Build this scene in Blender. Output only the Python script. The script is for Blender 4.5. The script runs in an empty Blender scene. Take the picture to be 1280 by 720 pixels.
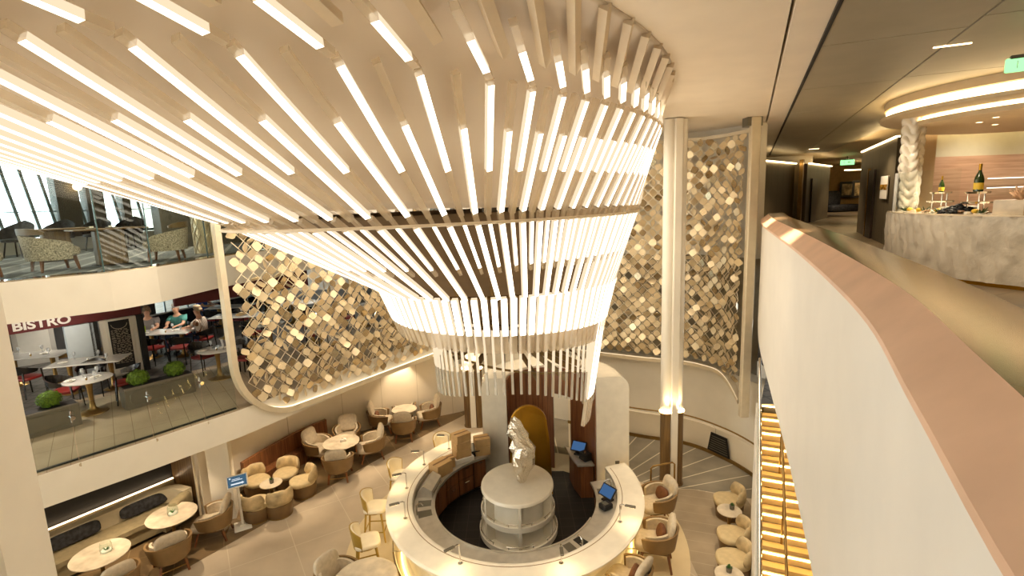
import bpy, math, random
import numpy as np
from mathutils import Vector, Matrix
random.seed(7)
S = bpy.context.scene
COL = S.collection
PI = math.pi
R = math.radians
sin, cos = math.sin, math.cos
BAR = (-0.1, 10.4)          # centre of the bar, axis of the chandelier

# ---------------------------------------------------------------- camera
F_PX = 649.0
down = Vector((140, 3870, 649)).normalized()      # world down seen from the camera (x right, y down, z forward)
up_c = -down
fw_c = (Vector((0, 0, 1)) - Vector((0, 0, 1)).dot(up_c) * up_c).normalized()
rt_c = up_c.cross(fw_c)
if rt_c.x < 0: rt_c = -rt_c
# camera axes in world coordinates: columns (right, up, -forward)
def w_of(c): return Vector((rt_c.dot(c), fw_c.dot(c), up_c.dot(c)))
cx, cy, cz = w_of(Vector((1, 0, 0))), w_of(Vector((0, -1, 0))), w_of(Vector((0, 0, -1)))
cam = bpy.data.cameras.new('camera'); cam_o = bpy.data.objects.new('camera', cam); COL.objects.link(cam_o)
cam.sensor_width = 36; cam.lens = F_PX * 36 / 1280; cam.clip_start = 0.05; cam.clip_end = 300
m = Matrix.Identity(4)
for i, c in enumerate((cx, cy, cz)):
    for j in range(3): m[j][i] = c[j]
m[2][3] = 7.2
cam_o.matrix_world = m
S.camera = cam_o
S.view_settings.view_transform = 'Standard'; S.view_settings.look = 'None'; S.view_settings.gamma = 1
S.view_settings.use_curve_mapping = False

# ---------------------------------------------------------------- materials
def lin(c):
    return tuple((x / 255 / 12.92) if x / 255 <= .04045 else ((x / 255 + .055) / 1.055) ** 2.4 for x in c)
def mat(name, rgb, rough=.5, metal=0, var=.06, scale=6, bump=0, bscale=40, emit=None, alpha=None, trans=0, coat=0, spec=None, aniso_scale=None):
    m = bpy.data.materials.new(name); m.use_nodes = True
    nt = m.node_tree; b = nt.nodes['Principled BSDF']
    col = lin(rgb) + (1,)
    b.inputs['Roughness'].default_value = rough; b.inputs['Metallic'].default_value = metal
    b.inputs['Base Color'].default_value = col
    if var:
        tc = nt.nodes.new('ShaderNodeTexCoord'); n = nt.nodes.new('ShaderNodeTexNoise'); mp = nt.nodes.new('ShaderNodeMapping')
        n.inputs['Scale'].default_value = scale; n.inputs['Detail'].default_value = 4
        if aniso_scale: mp.inputs['Scale'].default_value = aniso_scale
        nt.links.new(tc.outputs['Object'], mp.inputs[0]); nt.links.new(mp.outputs[0], n.inputs[0])
        r = nt.nodes.new('ShaderNodeMapRange'); r.inputs[1].default_value = .3; r.inputs[2].default_value = .7
        r.inputs[3].default_value = 1 - var * 2; r.inputs[4].default_value = 1 + var
        nt.links.new(n.outputs['Fac'], r.inputs[0])
        mx = nt.nodes.new('ShaderNodeMix'); mx.data_type = 'RGBA'; mx.blend_type = 'MULTIPLY'; mx.inputs[0].default_value = 1
        mx.inputs[6].default_value = col
        nt.links.new(r.outputs[0], mx.inputs[7]); nt.links.new(mx.outputs[2], b.inputs['Base Color'])
    if bump:
        tc = nt.nodes.new('ShaderNodeTexCoord'); n = nt.nodes.new('ShaderNodeTexNoise'); n.inputs['Scale'].default_value = bscale
        n.inputs['Detail'].default_value = 6
        bp = nt.nodes.new('ShaderNodeBump'); bp.inputs['Strength'].default_value = bump; bp.inputs['Distance'].default_value = .02
        nt.links.new(tc.outputs['Object'], n.inputs[0]); nt.links.new(n.outputs['Fac'], bp.inputs['Height']); nt.links.new(bp.outputs[0], b.inputs['Normal'])
    if emit:
        b.inputs['Emission Color'].default_value = lin(emit[0]) + (1,); b.inputs['Emission Strength'].default_value = emit[1]
    if alpha is not None: b.inputs['Alpha'].default_value = alpha
    if trans: b.inputs['Transmission Weight'].default_value = trans
    if coat: b.inputs['Coat Weight'].default_value = coat
    if spec is not None: b.inputs['Specular IOR Level'].default_value = spec
    return m
def emit_mat(name, rgb, strength):
    m = bpy.data.materials.new(name); m.use_nodes = True; nt = m.node_tree
    nt.nodes.remove(nt.nodes['Principled BSDF'])
    e = nt.nodes.new('ShaderNodeEmission'); e.inputs[0].default_value = tuple(rgb) + (1,); e.inputs[1].default_value = strength
    nt.links.new(e.outputs[0], nt.nodes['Material Output'].inputs[0]); return m
def glass_mat(name, rgb, fac=.12, rough=.02):
    """thin clear sheet: mostly see-through with a little mirror reflection by angle"""
    m = bpy.data.materials.new(name); m.use_nodes = True; nt = m.node_tree
    nt.nodes.remove(nt.nodes['Principled BSDF'])
    t = nt.nodes.new('ShaderNodeBsdfTransparent'); t.inputs[0].default_value = lin(rgb) + (1,)
    g = nt.nodes.new('ShaderNodeBsdfGlossy'); g.inputs['Roughness'].default_value = rough
    lw = nt.nodes.new('ShaderNodeLayerWeight'); lw.inputs[0].default_value = .5
    pw = nt.nodes.new('ShaderNodeMath'); pw.operation = 'POWER'; pw.inputs[1].default_value = 4.5
    ad = nt.nodes.new('ShaderNodeMath'); ad.operation = 'MULTIPLY_ADD'; ad.inputs[1].default_value = .6; ad.inputs[2].default_value = fac; ad.use_clamp = True
    nt.links.new(lw.outputs['Facing'], pw.inputs[0]); nt.links.new(pw.outputs[0], ad.inputs[0])
    mx = nt.nodes.new('ShaderNodeMixShader')
    nt.links.new(ad.outputs[0], mx.inputs[0]); nt.links.new(t.outputs[0], mx.inputs[1]); nt.links.new(g.outputs[0], mx.inputs[2])
    nt.links.new(mx.outputs[0], nt.nodes['Material Output'].inputs[0]); return m
def lines_mat(name, rgb, line_rgb, mode, step, width, rough=.6, var=.08, centre=(0, 0), angle=0, mode2=None, step2=1, bump=0, stagger=0):
    """floor-like stuff with a regular joint pattern in object space: 'x' = straight joints, 'radial' = joints towards a centre, 'ring'"""
    m = mat(name, rgb, rough, var=var, scale=1.3); nt = m.node_tree; b = nt.nodes['Principled BSDF']
    src = b.inputs['Base Color'].links[0].from_socket
    tc = nt.nodes.new('ShaderNodeTexCoord'); mp = nt.nodes.new('ShaderNodeMapping'); mp.vector_type = 'TEXTURE'
    mp.inputs['Location'].default_value = (centre[0], centre[1], 0); mp.inputs['Rotation'].default_value = (0, 0, angle)
    nt.links.new(tc.outputs['Object'], mp.inputs[0]); sp = nt.nodes.new('ShaderNodeSeparateXYZ'); nt.links.new(mp.outputs[0], sp.inputs[0])
    def mth(op, a, bb=None, c=None):
        n = nt.nodes.new('ShaderNodeMath'); n.operation = op
        for i, q in enumerate((a, bb, c)):
            if q is None: continue
            if isinstance(q, (int, float)): n.inputs[i].default_value = q
            else: nt.links.new(q, n.inputs[i])
        return n.outputs[0]
    def coord(md):
        if md == 'x': return sp.outputs[0], None
        if md == 'y': return sp.outputs[1], None
        if md == 'z': return sp.outputs[2], None
        rr = mth('SQRT', mth('ADD', mth('MULTIPLY', sp.outputs[0], sp.outputs[0]), mth('MULTIPLY', sp.outputs[1], sp.outputs[1])))
        if md == 'ring': return rr, None
        return mth('ARCTAN2', sp.outputs[1], sp.outputs[0]), rr
    def mask(md, st):
        q, rr = coord(md)
        f = mth('FRACT', mth('ADD', mth('DIVIDE', q, st), 1000.0))
        dd = mth('MULTIPLY', mth('ABSOLUTE', mth('SUBTRACT', f, .5)), st)      # st/2 at a joint
        lim = mth('SUBTRACT', st / 2, width / 2) if rr is None else mth('SUBTRACT', st / 2, mth('DIVIDE', width / 2, rr))
        return mth('GREATER_THAN', dd, lim)
    k = mask(mode, step)
    if mode2: k = mth('MAXIMUM', k, mask(mode2, step2))
    mx = nt.nodes.new('ShaderNodeMix'); mx.data_type = 'RGBA'
    nt.links.new(k, mx.inputs[0]); nt.links.new(src, mx.inputs[6]); mx.inputs[7].default_value = lin(line_rgb) + (1,)
    nt.links.new(mx.outputs[2], b.inputs['Base Color']); return m
def wood_mat(name, rgb, dark, rough=.4, scale=(14, 14, .6), coat=.1):
    m = mat(name, rgb, rough, var=0, coat=coat); nt = m.node_tree; b = nt.nodes['Principled BSDF']
    tc = nt.nodes.new('ShaderNodeTexCoord'); mp = nt.nodes.new('ShaderNodeMapping'); mp.inputs['Scale'].default_value = scale
    n = nt.nodes.new('ShaderNodeTexNoise'); n.inputs['Scale'].default_value = 1.6; n.inputs['Detail'].default_value = 5; n.inputs['Distortion'].default_value = .6
    cr = nt.nodes.new('ShaderNodeValToRGB')
    cr.color_ramp.elements[0].position = .32; cr.color_ramp.elements[0].color = lin(dark) + (1,)
    cr.color_ramp.elements[1].position = .68; cr.color_ramp.elements[1].color = lin(rgb) + (1,)
    nt.links.new(tc.outputs['Object'], mp.inputs[0]); nt.links.new(mp.outputs[0], n.inputs[0]); nt.links.new(n.outputs['Fac'], cr.inputs[0])
    nt.links.new(cr.outputs[0], b.inputs['Base Color']); return m

# ---------------------------------------------------------------- mesh builder
class MB:
    def __init__(s): s.v = []; s.f = []; s.m = []; s.s = []
    def add(s, V, Fc, mi=0, sm=False):
        o = len(s.v); s.v += [tuple(p) for p in V]
        for f in Fc: s.f.append(tuple(i + o for i in f)); s.m.append(mi); s.s.append(sm)
        return s
    def box(s, c, d, rz=0, mi=0, M=None):
        V = []
        for z in (-.5, .5):
            for x, y in ((-.5, -.5), (.5, -.5), (.5, .5), (-.5, .5)):
                X, Y = x * d[0], y * d[1]
                V.append((c[0] + X * cos(rz) - Y * sin(rz), c[1] + X * sin(rz) + Y * cos(rz), c[2] + z * d[2]))
        if M: V = [tuple(M @ Vector(p)) for p in V]
        return s.add(V, [(0, 3, 2, 1), (4, 5, 6, 7), (0, 1, 5, 4), (1, 2, 6, 5), (2, 3, 7, 6), (3, 0, 4, 7)], mi)
    def cbox(s, c, d, b=.01, rz=0, mi=0):
        """box with chamfered edges"""
        V = []; hx, hy, hz = d[0] / 2, d[1] / 2, d[2] / 2; b = min(b, hx * .9, hy * .9, hz * .9)
        ring = lambda x, y, z: [(x, -y + b, z), (x, y - b, z), (x - b, y, z), (-x + b, y, z), (-x, y - b, z), (-x, -y + b, z), (-x + b, -y, z), (x - b, -y, z)]
        for x, y, z in ((hx - b, hy - b, -hz), (hx, hy, -hz + b), (hx, hy, hz - b), (hx - b, hy - b, hz)):
            V += [(c[0] + p * cos(rz) - q * sin(rz), c[1] + p * sin(rz) + q * cos(rz), c[2] + r) for p, q, r in ring(x, y, z)]
        Fc = [tuple(range(7, -1, -1)), tuple(range(24, 32))]
        for k in range(3):
            for i in range(8): Fc.append((k * 8 + i, k * 8 + (i + 1) % 8, k * 8 + 8 + (i + 1) % 8, k * 8 + 8 + i))
        return s.add(V, Fc, mi)
    def cyl(s, p, q, r, r2=None, n=12, mi=0, cap=True, sm=True):
        p, q = Vector(p), Vector(q); r2 = r if r2 is None else r2
        a = (q - p).normalized(); u = a.orthogonal().normalized(); w = a.cross(u)
        V = [tuple(p + (u * cos(2 * PI * i / n) + w * sin(2 * PI * i / n)) * r) for i in range(n)] + \
            [tuple(q + (u * cos(2 * PI * i / n) + w * sin(2 * PI * i / n)) * r2) for i in range(n)]
        s.add(V, [(i, (i + 1) % n, n + (i + 1) % n, n + i) for i in range(n)], mi, sm)
        if cap: s.add(V[:n], [tuple(range(n - 1, -1, -1))], mi); s.add(V[n:], [tuple(range(n))], mi)
        return s
    def bar(s, p, q, w, h, mi=0, upv=(0, 0, 1), w2=None, h2=None, face=None):
        """square bar from p to q"""
        p, q = Vector(p), Vector(q); a = (q - p).normalized(); u = Vector(upv)
        x = a.cross(u)
        if x.length < 1e-4: x = a.orthogonal()
        x.normalize(); y = x.cross(a).normalized(); w2 = w if w2 is None else w2; h2 = h if h2 is None else h2
        V = [tuple(p + x * i * w / 2 + y * j * h / 2) for i, j in ((-1, -1), (1, -1), (1, 1), (-1, 1))] + [tuple(q + x * i * w2 / 2 + y * j * h2 / 2) for i, j in ((-1, -1), (1, -1), (1, 1), (-1, 1))]
        return s.add(V, [(0, 1, 2, 3), (7, 6, 5, 4), (0, 4, 5, 1), (1, 5, 6, 2), (2, 6, 7, 3), (3, 7, 4, 0)], mi)._face(face)
    def _face(s, k):
        if k is not None: s.m[-2] = k      # the side that looks along upv
        return s
    def tube(s, pts, r, n=8, closed=False, mi=0, sm=True):
        P = [Vector(p) for p in pts]; L = len(P); V = []; u = None
        rr = r if isinstance(r, (list, tuple)) else [r] * L
        for i in range(L):
            a = (P[(i + 1) % L] - P[i - 1]) if closed else (P[min(i + 1, L - 1)] - P[max(i - 1, 0)])
            a.normalize()
            u = a.orthogonal() if u is None else (u - a * u.dot(a))
            if u.length < 1e-5: u = a.orthogonal()
            u.normalize(); w = a.cross(u)
            V += [tuple(P[i] + (u * cos(2 * PI * k / n) + w * sin(2 * PI * k / n)) * rr[i]) for k in range(n)]
        Fc = []
        for i in range(L if closed else L - 1):
            j = (i + 1) % L
            Fc += [(i * n + k, i * n + (k + 1) % n, j * n + (k + 1) % n, j * n + k) for k in range(n)]
        s.add(V, Fc, mi, sm)
        if not closed: s.add(V[:n], [tuple(range(n - 1, -1, -1))], mi); s.add(V[-n:], [tuple(range(n))], mi)
        return s
    def lathe(s, prof, n=32, c=(0, 0, 0), mi=0, sx=1, sy=1, sm=True, a0=0, a1=None):
        full = a1 is None; a1 = a0 + 2 * PI if full else a1; V = []; k = n if full else n + 1
        for r, z in prof: V += [(c[0] + r * sx * cos(a0 + (a1 - a0) * i / n), c[1] + r * sy * sin(a0 + (a1 - a0) * i / n), c[2] + z) for i in range(k)]
        Fc = []
        for j in range(len(prof) - 1):
            for i in range(n):
                i2 = (i + 1) % k
                Fc.append((j * k + i, j * k + i2, (j + 1) * k + i2, (j + 1) * k + i))
        s.add(V, Fc, mi, sm); return s
    def prism(s, poly, z0, z1, mi=0):
        n = len(poly); V = [(x, y, z0) for x, y in poly] + [(x, y, z1) for x, y in poly]
        return s.add(V, [tuple(range(n - 1, -1, -1)), tuple(range(n, 2 * n))] + [(i, (i + 1) % n, n + (i + 1) % n, n + i) for i in range(n)], mi)
    def grid(s, rows, mi=0, sm=True, closed=False):
        """rows of points -> quads"""
        n = len(rows[0]); V = [p for r in rows for p in r]; Fc = []
        for j in range(len(rows) - 1):
            for i in range(n if closed else n - 1):
                Fc.append((j * n + i, j * n + (i + 1) % n, (j + 1) * n + (i + 1) % n, (j + 1) * n + i))
        return s.add(V, Fc, mi, sm)
    def wall(s, path, z0, z1, th, mi=0, sm=False, closed=False):
        """wall of thickness th along a plan polyline, thickness to the left of its direction; z0/z1 numbers or lists"""
        P = [Vector(p) for p in path]; L = len(P); off = []
        for i in range(L):
            a = P[min(i + 1, L - 1)] - P[max(i - 1, 0)]
            if closed: a = P[(i + 1) % L] - P[i - 1]
            nrm = Vector((-a.y, a.x)).normalized(); off.append(P[i] + nrm * th)
        Z0 = z0 if isinstance(z0, (list, tuple)) else [z0] * L; Z1 = z1 if isinstance(z1, (list, tuple)) else [z1] * L
        r = [[(P[i].x, P[i].y, Z0[i]) for i in range(L)], [(P[i].x, P[i].y, Z1[i]) for i in range(L)],
             [(off[i].x, off[i].y, Z1[i]) for i in range(L)], [(off[i].x, off[i].y, Z0[i]) for i in range(L)]]
        for a, b in ((0, 1), (1, 2), (2, 3), (3, 0)): s.grid([r[b], r[a]], mi, sm and (a in (0, 2)), closed)
        if not closed:
            s.add([r[k][0] for k in range(4)], [(0, 1, 2, 3)], mi); s.add([r[k][-1] for k in range(4)], [(3, 2, 1, 0)], mi)
        return s
    def sq(s, c, d, e=.35, e2=None, rz=0, n=20, k=12, mi=0):
        """soft cushion: superellipsoid with half axes d/2"""
        e2 = e if e2 is None else e2; rows = []
        pw = lambda q, ee: math.copysign(abs(q) ** ee, q)
        for j in range(k + 1):
            t = -PI / 2 + PI * j / k; row = []
            for i in range(n):
                f = 2 * PI * i / n
                x = d[0] / 2 * pw(cos(t), e2) * pw(cos(f), e); y = d[1] / 2 * pw(cos(t), e2) * pw(sin(f), e); z = d[2] / 2 * pw(sin(t), e2)
                row.append((c[0] + x * cos(rz) - y * sin(rz), c[1] + x * sin(rz) + y * cos(rz), c[2] + z))
            rows.append(row)
        return s.grid(rows, mi, True, True)
    def shell(s, r, th, a0, a1, z0, z1, n=24, sx=1, sy=1, mi=0, mi_in=None, k=6, lean=0):
        """upright curved shell round the origin from angle a0 to a1; z0,z1,r functions of t in 0..1"""
        fz0 = z0 if callable(z0) else (lambda t: z0); fz1 = z1 if callable(z1) else (lambda t: z1)
        out = []; inn = []
        for j in range(k + 1):
            ro, ri = [], []
            for i in range(n + 1):
                t = i / n; a = a0 + (a1 - a0) * t; z = fz0(t) + (fz1(t) - fz0(t)) * j / k
                q = lean * (j / k)
                ro.append(((r + q) * sx * cos(a), (r + q) * sy * sin(a), z)); ri.append(((r + q - th) * sx * cos(a), (r + q - th) * sy * sin(a), z))
            out.append(ro); inn.append(ri)
        s.grid(out, mi); s.grid([list(reversed(q)) for q in inn], mi if mi_in is None else mi_in)
        s.grid([out[-1], inn[-1]], mi if mi_in is None else mi_in); s.grid([inn[0], out[0]], mi)
        s.grid([[o[0] for o in out], [q[0] for q in inn]], mi); s.grid([[q[-1] for q in inn], [o[-1] for o in out]], mi)
        return s
def obj(name, mb, mats, parent=None, loc=None, rot=None, bevel=0, sub=0):
    me = bpy.data.meshes.new(name); me.from_pydata(mb.v, [], mb.f)
    for q in (mats if isinstance(mats, (list, tuple)) else [mats]): me.materials.append(q)
    me.polygons.foreach_set('material_index', mb.m); me.polygons.foreach_set('use_smooth', mb.s); me.update()
    if any(mb.s): me.set_sharp_from_angle(angle=R(42))
    o = bpy.data.objects.new(name, me); COL.objects.link(o)
    if parent: o.parent = parent
    if loc: o.location = loc
    if rot: o.rotation_euler = rot
    if bevel:
        b = o.modifiers.new('bevel', 'BEVEL'); b.width = bevel; b.segments = 2; b.limit_method = 'ANGLE'
    if sub:
        b = o.modifiers.new('sub', 'SUBSURF'); b.levels = sub; b.render_levels = sub
    return o
def tag(o, label, cat, group=None):
    o['label'] = label; o['category'] = cat
    if group: o['group'] = group
    return o
def thing(name, label, cat, loc=(0, 0, 0), rz=0, group=None):
    o = bpy.data.objects.new(name, None); COL.objects.link(o); o.empty_display_size = .1
    o.location = loc; o.rotation_euler = (0, 0, rz); return tag(o, label, cat, group)
def struct(name, mb, mats, parent=None, **k):
    o = obj(name, mb, mats, parent, **k)
    if not parent: o['kind'] = 'structure'
    return o
KIDS = {}
def dup(root, loc, rz, label=None, group=None, keep=True):
    def cp(o, par):
        c = o.copy(); COL.objects.link(c)
        if par: c.parent = par
        for ch in list(o.children): cp(ch, c)
        return c
    r = cp(root, None); r.location = loc; r.rotation_euler = (0, 0, rz)
    if label: r['label'] = label
    if group: r['group'] = group
    return r
def lamp(name, loc, energy, kind='POINT', size=.2, color=(1, .8, .55), target=None, spot=90, blend=.5):
    l = bpy.data.lights.new(name, kind); l.energy = energy; l.color = color
    if kind == 'SPOT': l.spot_size = R(spot); l.spot_blend = blend; l.shadow_soft_size = size
    elif kind == 'AREA': l.size = size
    else: l.shadow_soft_size = size
    o = bpy.data.objects.new(name, l); COL.objects.link(o); o.location = loc
    if target: o.rotation_euler = (Vector(target) - Vector(loc)).to_track_quat('-Z', 'Y').to_euler()
    return o
def smooth_path(pts, n=8):
    """Catmull-Rom through plan points"""
    P = [Vector(p) for p in pts]; out = []
    for i in range(len(P) - 1):
        a, b, c, d = P[max(i - 1, 0)], P[i], P[i + 1], P[min(i + 2, len(P) - 1)]
        for k in range(n):
            t = k / n
            out.append(tuple(.5 * ((2 * b) + (c - a) * t + (2 * a - 5 * b + 4 * c - d) * t * t + (3 * b - a - 3 * c + d) * t ** 3)))
    out.append(tuple(P[-1])); return out
WARM = (1.0, .76, .45)
M = {}
M['white'] = mat('warm_white_paint', (232, 226, 212), .45, var=.02, scale=2)
M['ceiling'] = mat('ceiling_paint', (246, 234, 214), .5, var=.02, scale=2)
M['trumpet'] = mat('beige_satin_panel', (218, 205, 188), .4, var=.015, scale=1)
M['cream_gloss'] = mat('cream_gloss', (240, 232, 214), .22, var=.03, scale=5, coat=.3)
M['greige'] = lines_mat('greige_wall_panel', (238, 228, 208), (196, 184, 160), 'x', 1.1, .012, rough=.35, var=.03)
M['tube_lit'] = emit_mat('lit_tube', (1.0, .86, .67), 2.1)
M['tube_side'] = emit_mat('tube_side_glow', (1.0, .78, .52), .42)
M['tube_clear'] = mat('clear_acrylic', (240, 225, 200), .15, var=0, alpha=.42)
M['rod'] = mat('frosted_rod', (225, 220, 208), .2, var=0, alpha=.75)
M['fin'] = mat('beige_fin', (228, 212, 186), .5, var=.02)
M['bronze'] = mat('bronze_metal', (120, 98, 62), .35, .8, var=.05)
M['grey_metal'] = mat('grey_bracket', (120, 116, 104), .4, .7, var=.05)
M['champagne'] = mat('champagne_plate', (232, 212, 174), .3, .45, var=.08, scale=3)
M['champagne2'] = mat('bronze_plate', (196, 176, 140), .2, .75, var=.08, scale=3)
M['frame'] = mat('champagne_frame', (214, 200, 172), .4, .12, var=.03)
M['wire'] = mat('pale_wire', (232, 216, 184), .3, .4, var=0)
M['gold'] = mat('brushed_gold', (186, 138, 44), .32, .9, var=.06, scale=2)
M['brass'] = mat('aged_brass', (160, 128, 76), .35, .85, var=.08)
M['steel'] = mat('brushed_steel', (206, 200, 188), .32, .6, var=.06)
M['chrome'] = mat('chrome', (220, 216, 208), .1, 1, var=0)
M['foil'] = mat('silver_foil', (236, 232, 224), .08, 1, var=.03)
M['black'] = mat('black_satin', (16, 15, 14), .55, var=.05)
M['blackmat'] = lines_mat('black_rubber_mat', (26, 22, 20), (60, 54, 48), 'x', .3, .012, rough=.5, var=.1, mode2='y', step2=.3)
M['walnut'] = wood_mat('walnut', (150, 98, 60), (104, 64, 38))
M['oak'] = wood_mat('warm_wood', (126, 98, 58), (88, 64, 36))
M['legwood'] = wood_mat('leg_wood', (140, 84, 44), (96, 54, 26))
M['tan'] = mat('tan_leather', (134, 106, 68), .45, var=.06, bump=.05)
M['tan_dark'] = mat('brown_leather', (112, 86, 52), .45, var=.06)
M['cream_fabric'] = mat('cream_boucle', (198, 184, 160), .85, var=.08, scale=14, bump=.25, bscale=90)
M['velvet'] = mat('champagne_velvet', (196, 174, 132), .6, var=.22, scale=5, bump=.15, bscale=8)
M['velvet_seat'] = mat('velvet_seat', (204, 184, 142), .65, var=.08, scale=8)
M['stool_cream'] = mat('cream_leather', (234, 224, 200), .45, var=.04)
M['stool_gold'] = mat('gold_stool_shell', (176, 146, 64), .4, .4, var=.05)
M['rust'] = mat('rust_velvet', (104, 62, 30), .7, var=.15, scale=9)
M['charcoal'] = mat('charcoal_cushion', (46, 46, 50), .7, var=.5, scale=12)
M['sofa'] = mat('taupe_sofa', (150, 136, 104), .8, var=.08, scale=9, bump=.1)
M['marble'] = mat('pale_marble', (214, 200, 176), .2, var=.14, scale=4, coat=.3)
M['plant'] = mat('succulent_green', (70, 110, 52), .6, var=.3, scale=30)
M['box'] = mat('cardboard', (200, 164, 112), .8, var=.06)
M['tape'] = mat('packing_tape', (120, 84, 44), .4, var=0)
M['paper'] = mat('white_card', (230, 226, 216), .6, var=.02)
M['screen_blue'] = emit_mat('screen_blue', (.06, .14, .30), .35)
M['led'] = emit_mat('led_strip', (1.0, .68, .34), 5.0)
M['led_soft'] = emit_mat('led_cove', (1.0, .72, .36), 5.0)
M['frame_glow'] = emit_mat('frame_glow', (1, .78, .5), 1.1)
M['led_bar'] = emit_mat('led_bar_base', (1.0, .66, .22), 3.0)
M['glass'] = glass_mat('clear_glass', (246, 250, 248), .015)
M['glass_green'] = glass_mat('balustrade_glass', (244, 249, 247), .03)
# ---------------------------------------------------------------- chandelier: rings of tubes on a flaring white trumpet
# level: left, right, near, far half axes; height left / right / near; exponent
# level: centre along the lobe, lobe, back, right and left half axes, height, exponent on the lobe side, angle shift
LA = Vector((cos(R(220)), sin(R(220)))); LB = Vector((-LA.y, LA.x))
if LB.x < 0: LB = -LB
LV = {'B0': (0, 2.3, 2.0, 1.92, 2.25, 5.02, 1, -37), 'B1': (0, 2.5, 2.2, 2.1, 2.5, 5.68, 1, -37),
      'C1': (1.0, 4.0, 3.85, 2.75, 2.6, 7.05, 1, -22), 'D1': (3.3, 5.6, 6.7, 3.65, 3.4, 8.45, .8, 0),
      'E1': (4.3, 6.4, 6.8, 4.5, 4.1, 8.70, .82, 0), 'Z': (5.0, 7.2, 7.4, 5.1, 4.9, 8.9, .85, 0)}
def ring(l, a):
    if l in ('A0', 'A1'):
        c, s = cos(a), sin(a); k = 1.0 if l == 'A0' else 1.06
        x = (1.72 if c > 0 else 1.5) * c * k; z = 3.78 - (.66 if c > 0 else .33) * c * c if l == 'A0' else 5.0
        return Vector((BAR[0] + x, BAR[1] + 1.52 * s * k, z))
    if l == 'D05': return (ring('C1', a) + ring('D1', a)) / 2
    cu, aF, aB, bR, bL, z, p, sh = LV[l]; a = a + R(sh); c, s = cos(a), sin(a)
    u = cu + (aF * abs(c) ** p if c > 0 else aB * c); v = (bR if s > 0 else bL) * (math.copysign(abs(s) ** p, s) if c > 0 else s)
    if l == 'B0': z -= .10 * (LA.x * u + LB.x * v) / 2
    q = LA * u + LB * v; return Vector((BAR[0] + q.x, BAR[1] + q.y, z))
def even(l, n, ph=0):
    """n angles spaced evenly along ring l, starting at the near side"""
    A = [2 * PI * i / 1440 for i in range(1441)]; P = [ring(l, a) for a in A]; d = [0]
    for i in range(1440): d.append(d[-1] + (P[i + 1] - P[i]).length)
    return [float(np.interp(d[-1] * ((i + ph) / n), d, A)) for i in range(n)]
ch = thing('chandelier', 'huge trumpet shaped chandelier of glowing glass tubes flaring into the ceiling above the round bar', 'chandelier', (BAR[0], BAR[1], 8.9))
def cobj(name, mb, mats, par=ch):
    mb.v = [(x - BAR[0], y - BAR[1], z - 8.9) for x, y, z in mb.v]; return obj(name, mb, mats, par)
mb = MB(); rows = []
seq = ['C1', 'D05', 'D1', 'E1', 'Z']
def surf(a, t, off):
    """point of the trumpet surface, pushed back from the tubes; t in 0..4 over seq"""
    i = min(int(t), 3); f = t - i
    g = lambda k: ring(seq[max(0, min(4, k))], a)
    b = g(i); c = g(i + 1); e = b + b - c if i == 0 else g(i - 1); d = c + c - b if i == 3 else g(i + 2)
    return .5 * ((2 * b) + (c - e) * f + (2 * e - 5 * b + 4 * c - d) * f * f + (3 * b - e - 3 * c + d) * f ** 3)
AN = even('D1', 120)
for t in np.linspace(0, 4, 26):
    row = []
    for a in AN:
        p = surf(a, float(t), 0); q = surf(a, min(4, float(t) + .05), 0) - surf(a, max(0, float(t) - .05), 0)
        # inner side of the tubes: up and towards the axis
        rad = Vector((p.x - BAR[0], p.y - BAR[1], 0)).normalized(); tn = q.normalized()
        nrm = (Vector((0, 0, 1)) - tn * tn.z); nrm = nrm if nrm.length > .05 else -rad
        k = .16 * min(1, (4 - t) * 1.2)
        pp = p + (nrm.normalized() * .75 - rad * .45).normalized() * k; pp.z = min(pp.z, 8.885); row.append(tuple(pp))
    rows.append(row)
mb.grid(rows, 0, True, True)
tr = cobj('trumpet_shell', mb, M['trumpet'])
tr.modifiers.new('solid', 'SOLIDIFY').thickness = .02
def bar_on(mb, p, q, w, h, axis, mi, n=None):      # axis: material of the outward face
    if n is None: r_ = Vector(((p + q) / 2).xy - Vector(BAR)); n = (r_.x, r_.y, 0)
    mb.bar(p, q, w, h, mi, n, face=axis)
def out_n(l, a, p, q):
    """outward direction of the ring surface at a tube"""
    n = (ring(l, a + .03) - ring(l, a - .03)).cross(q - p).normalized(); c_ = (p + q) / 2
    return tuple(n if n.dot(Vector((c_.x - BAR[0], c_.y - BAR[1], -2))) > 0 else -n)
tubes = []          # (p, q, lit0, lit1, width)
TW = .074
AZ = []
def az_step(d): d %= 360; return 3.8 if d < 82 or d > 330 else 3.2 if d < 88 or d > 200 else (2.1 if d > 102 else 2.9 - .8 * (d - 88) / 14)
d = 91.5; up_ = []
while d < 91.5 + 180: up_.append(d); d += az_step(d)
d = 91.5 - az_step(91.5); dn = []
while d > up_[-1] - 360 + 2: dn.append(d); d -= az_step(d)
dn.reverse(); AZ = [R(q) for q in dn + up_]; AZ = AZ[(len(dn) + 1) % 2:]
for k, a in enumerate(AZ):
    p, q = ring('C1', a), ring('D1', a)
    tubes.append((p, q) + ((.02, .68) if k % 2 == 0 else (.38, .965)) + (TW, out_n('D05', a, p, q)))
    if k % 2: p, q = ring('D1', a), ring('E1', a); tubes.append((p + (q - p) * .03, q, .12, .62, TW, out_n('E1', a, p, q)))
    p, q = ring('B1', a), ring('C1', a)
    if k % 2 == 0: tubes.append((p, q, .0, .90, TW, out_n('C1', a, p, q)))
    else: tubes.append((p + (q - p) * .35, q, .12, .86, .05, out_n('C1', a, p, q)))
for k, a in enumerate(even('B1', 92, .2)):
    p, q = ring('B0', a), ring('B1', a); e = (p - q) * .5
    tubes.append((p + e, q, .333, 1.0, .098, out_n('B1', a, p, q)))
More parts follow.
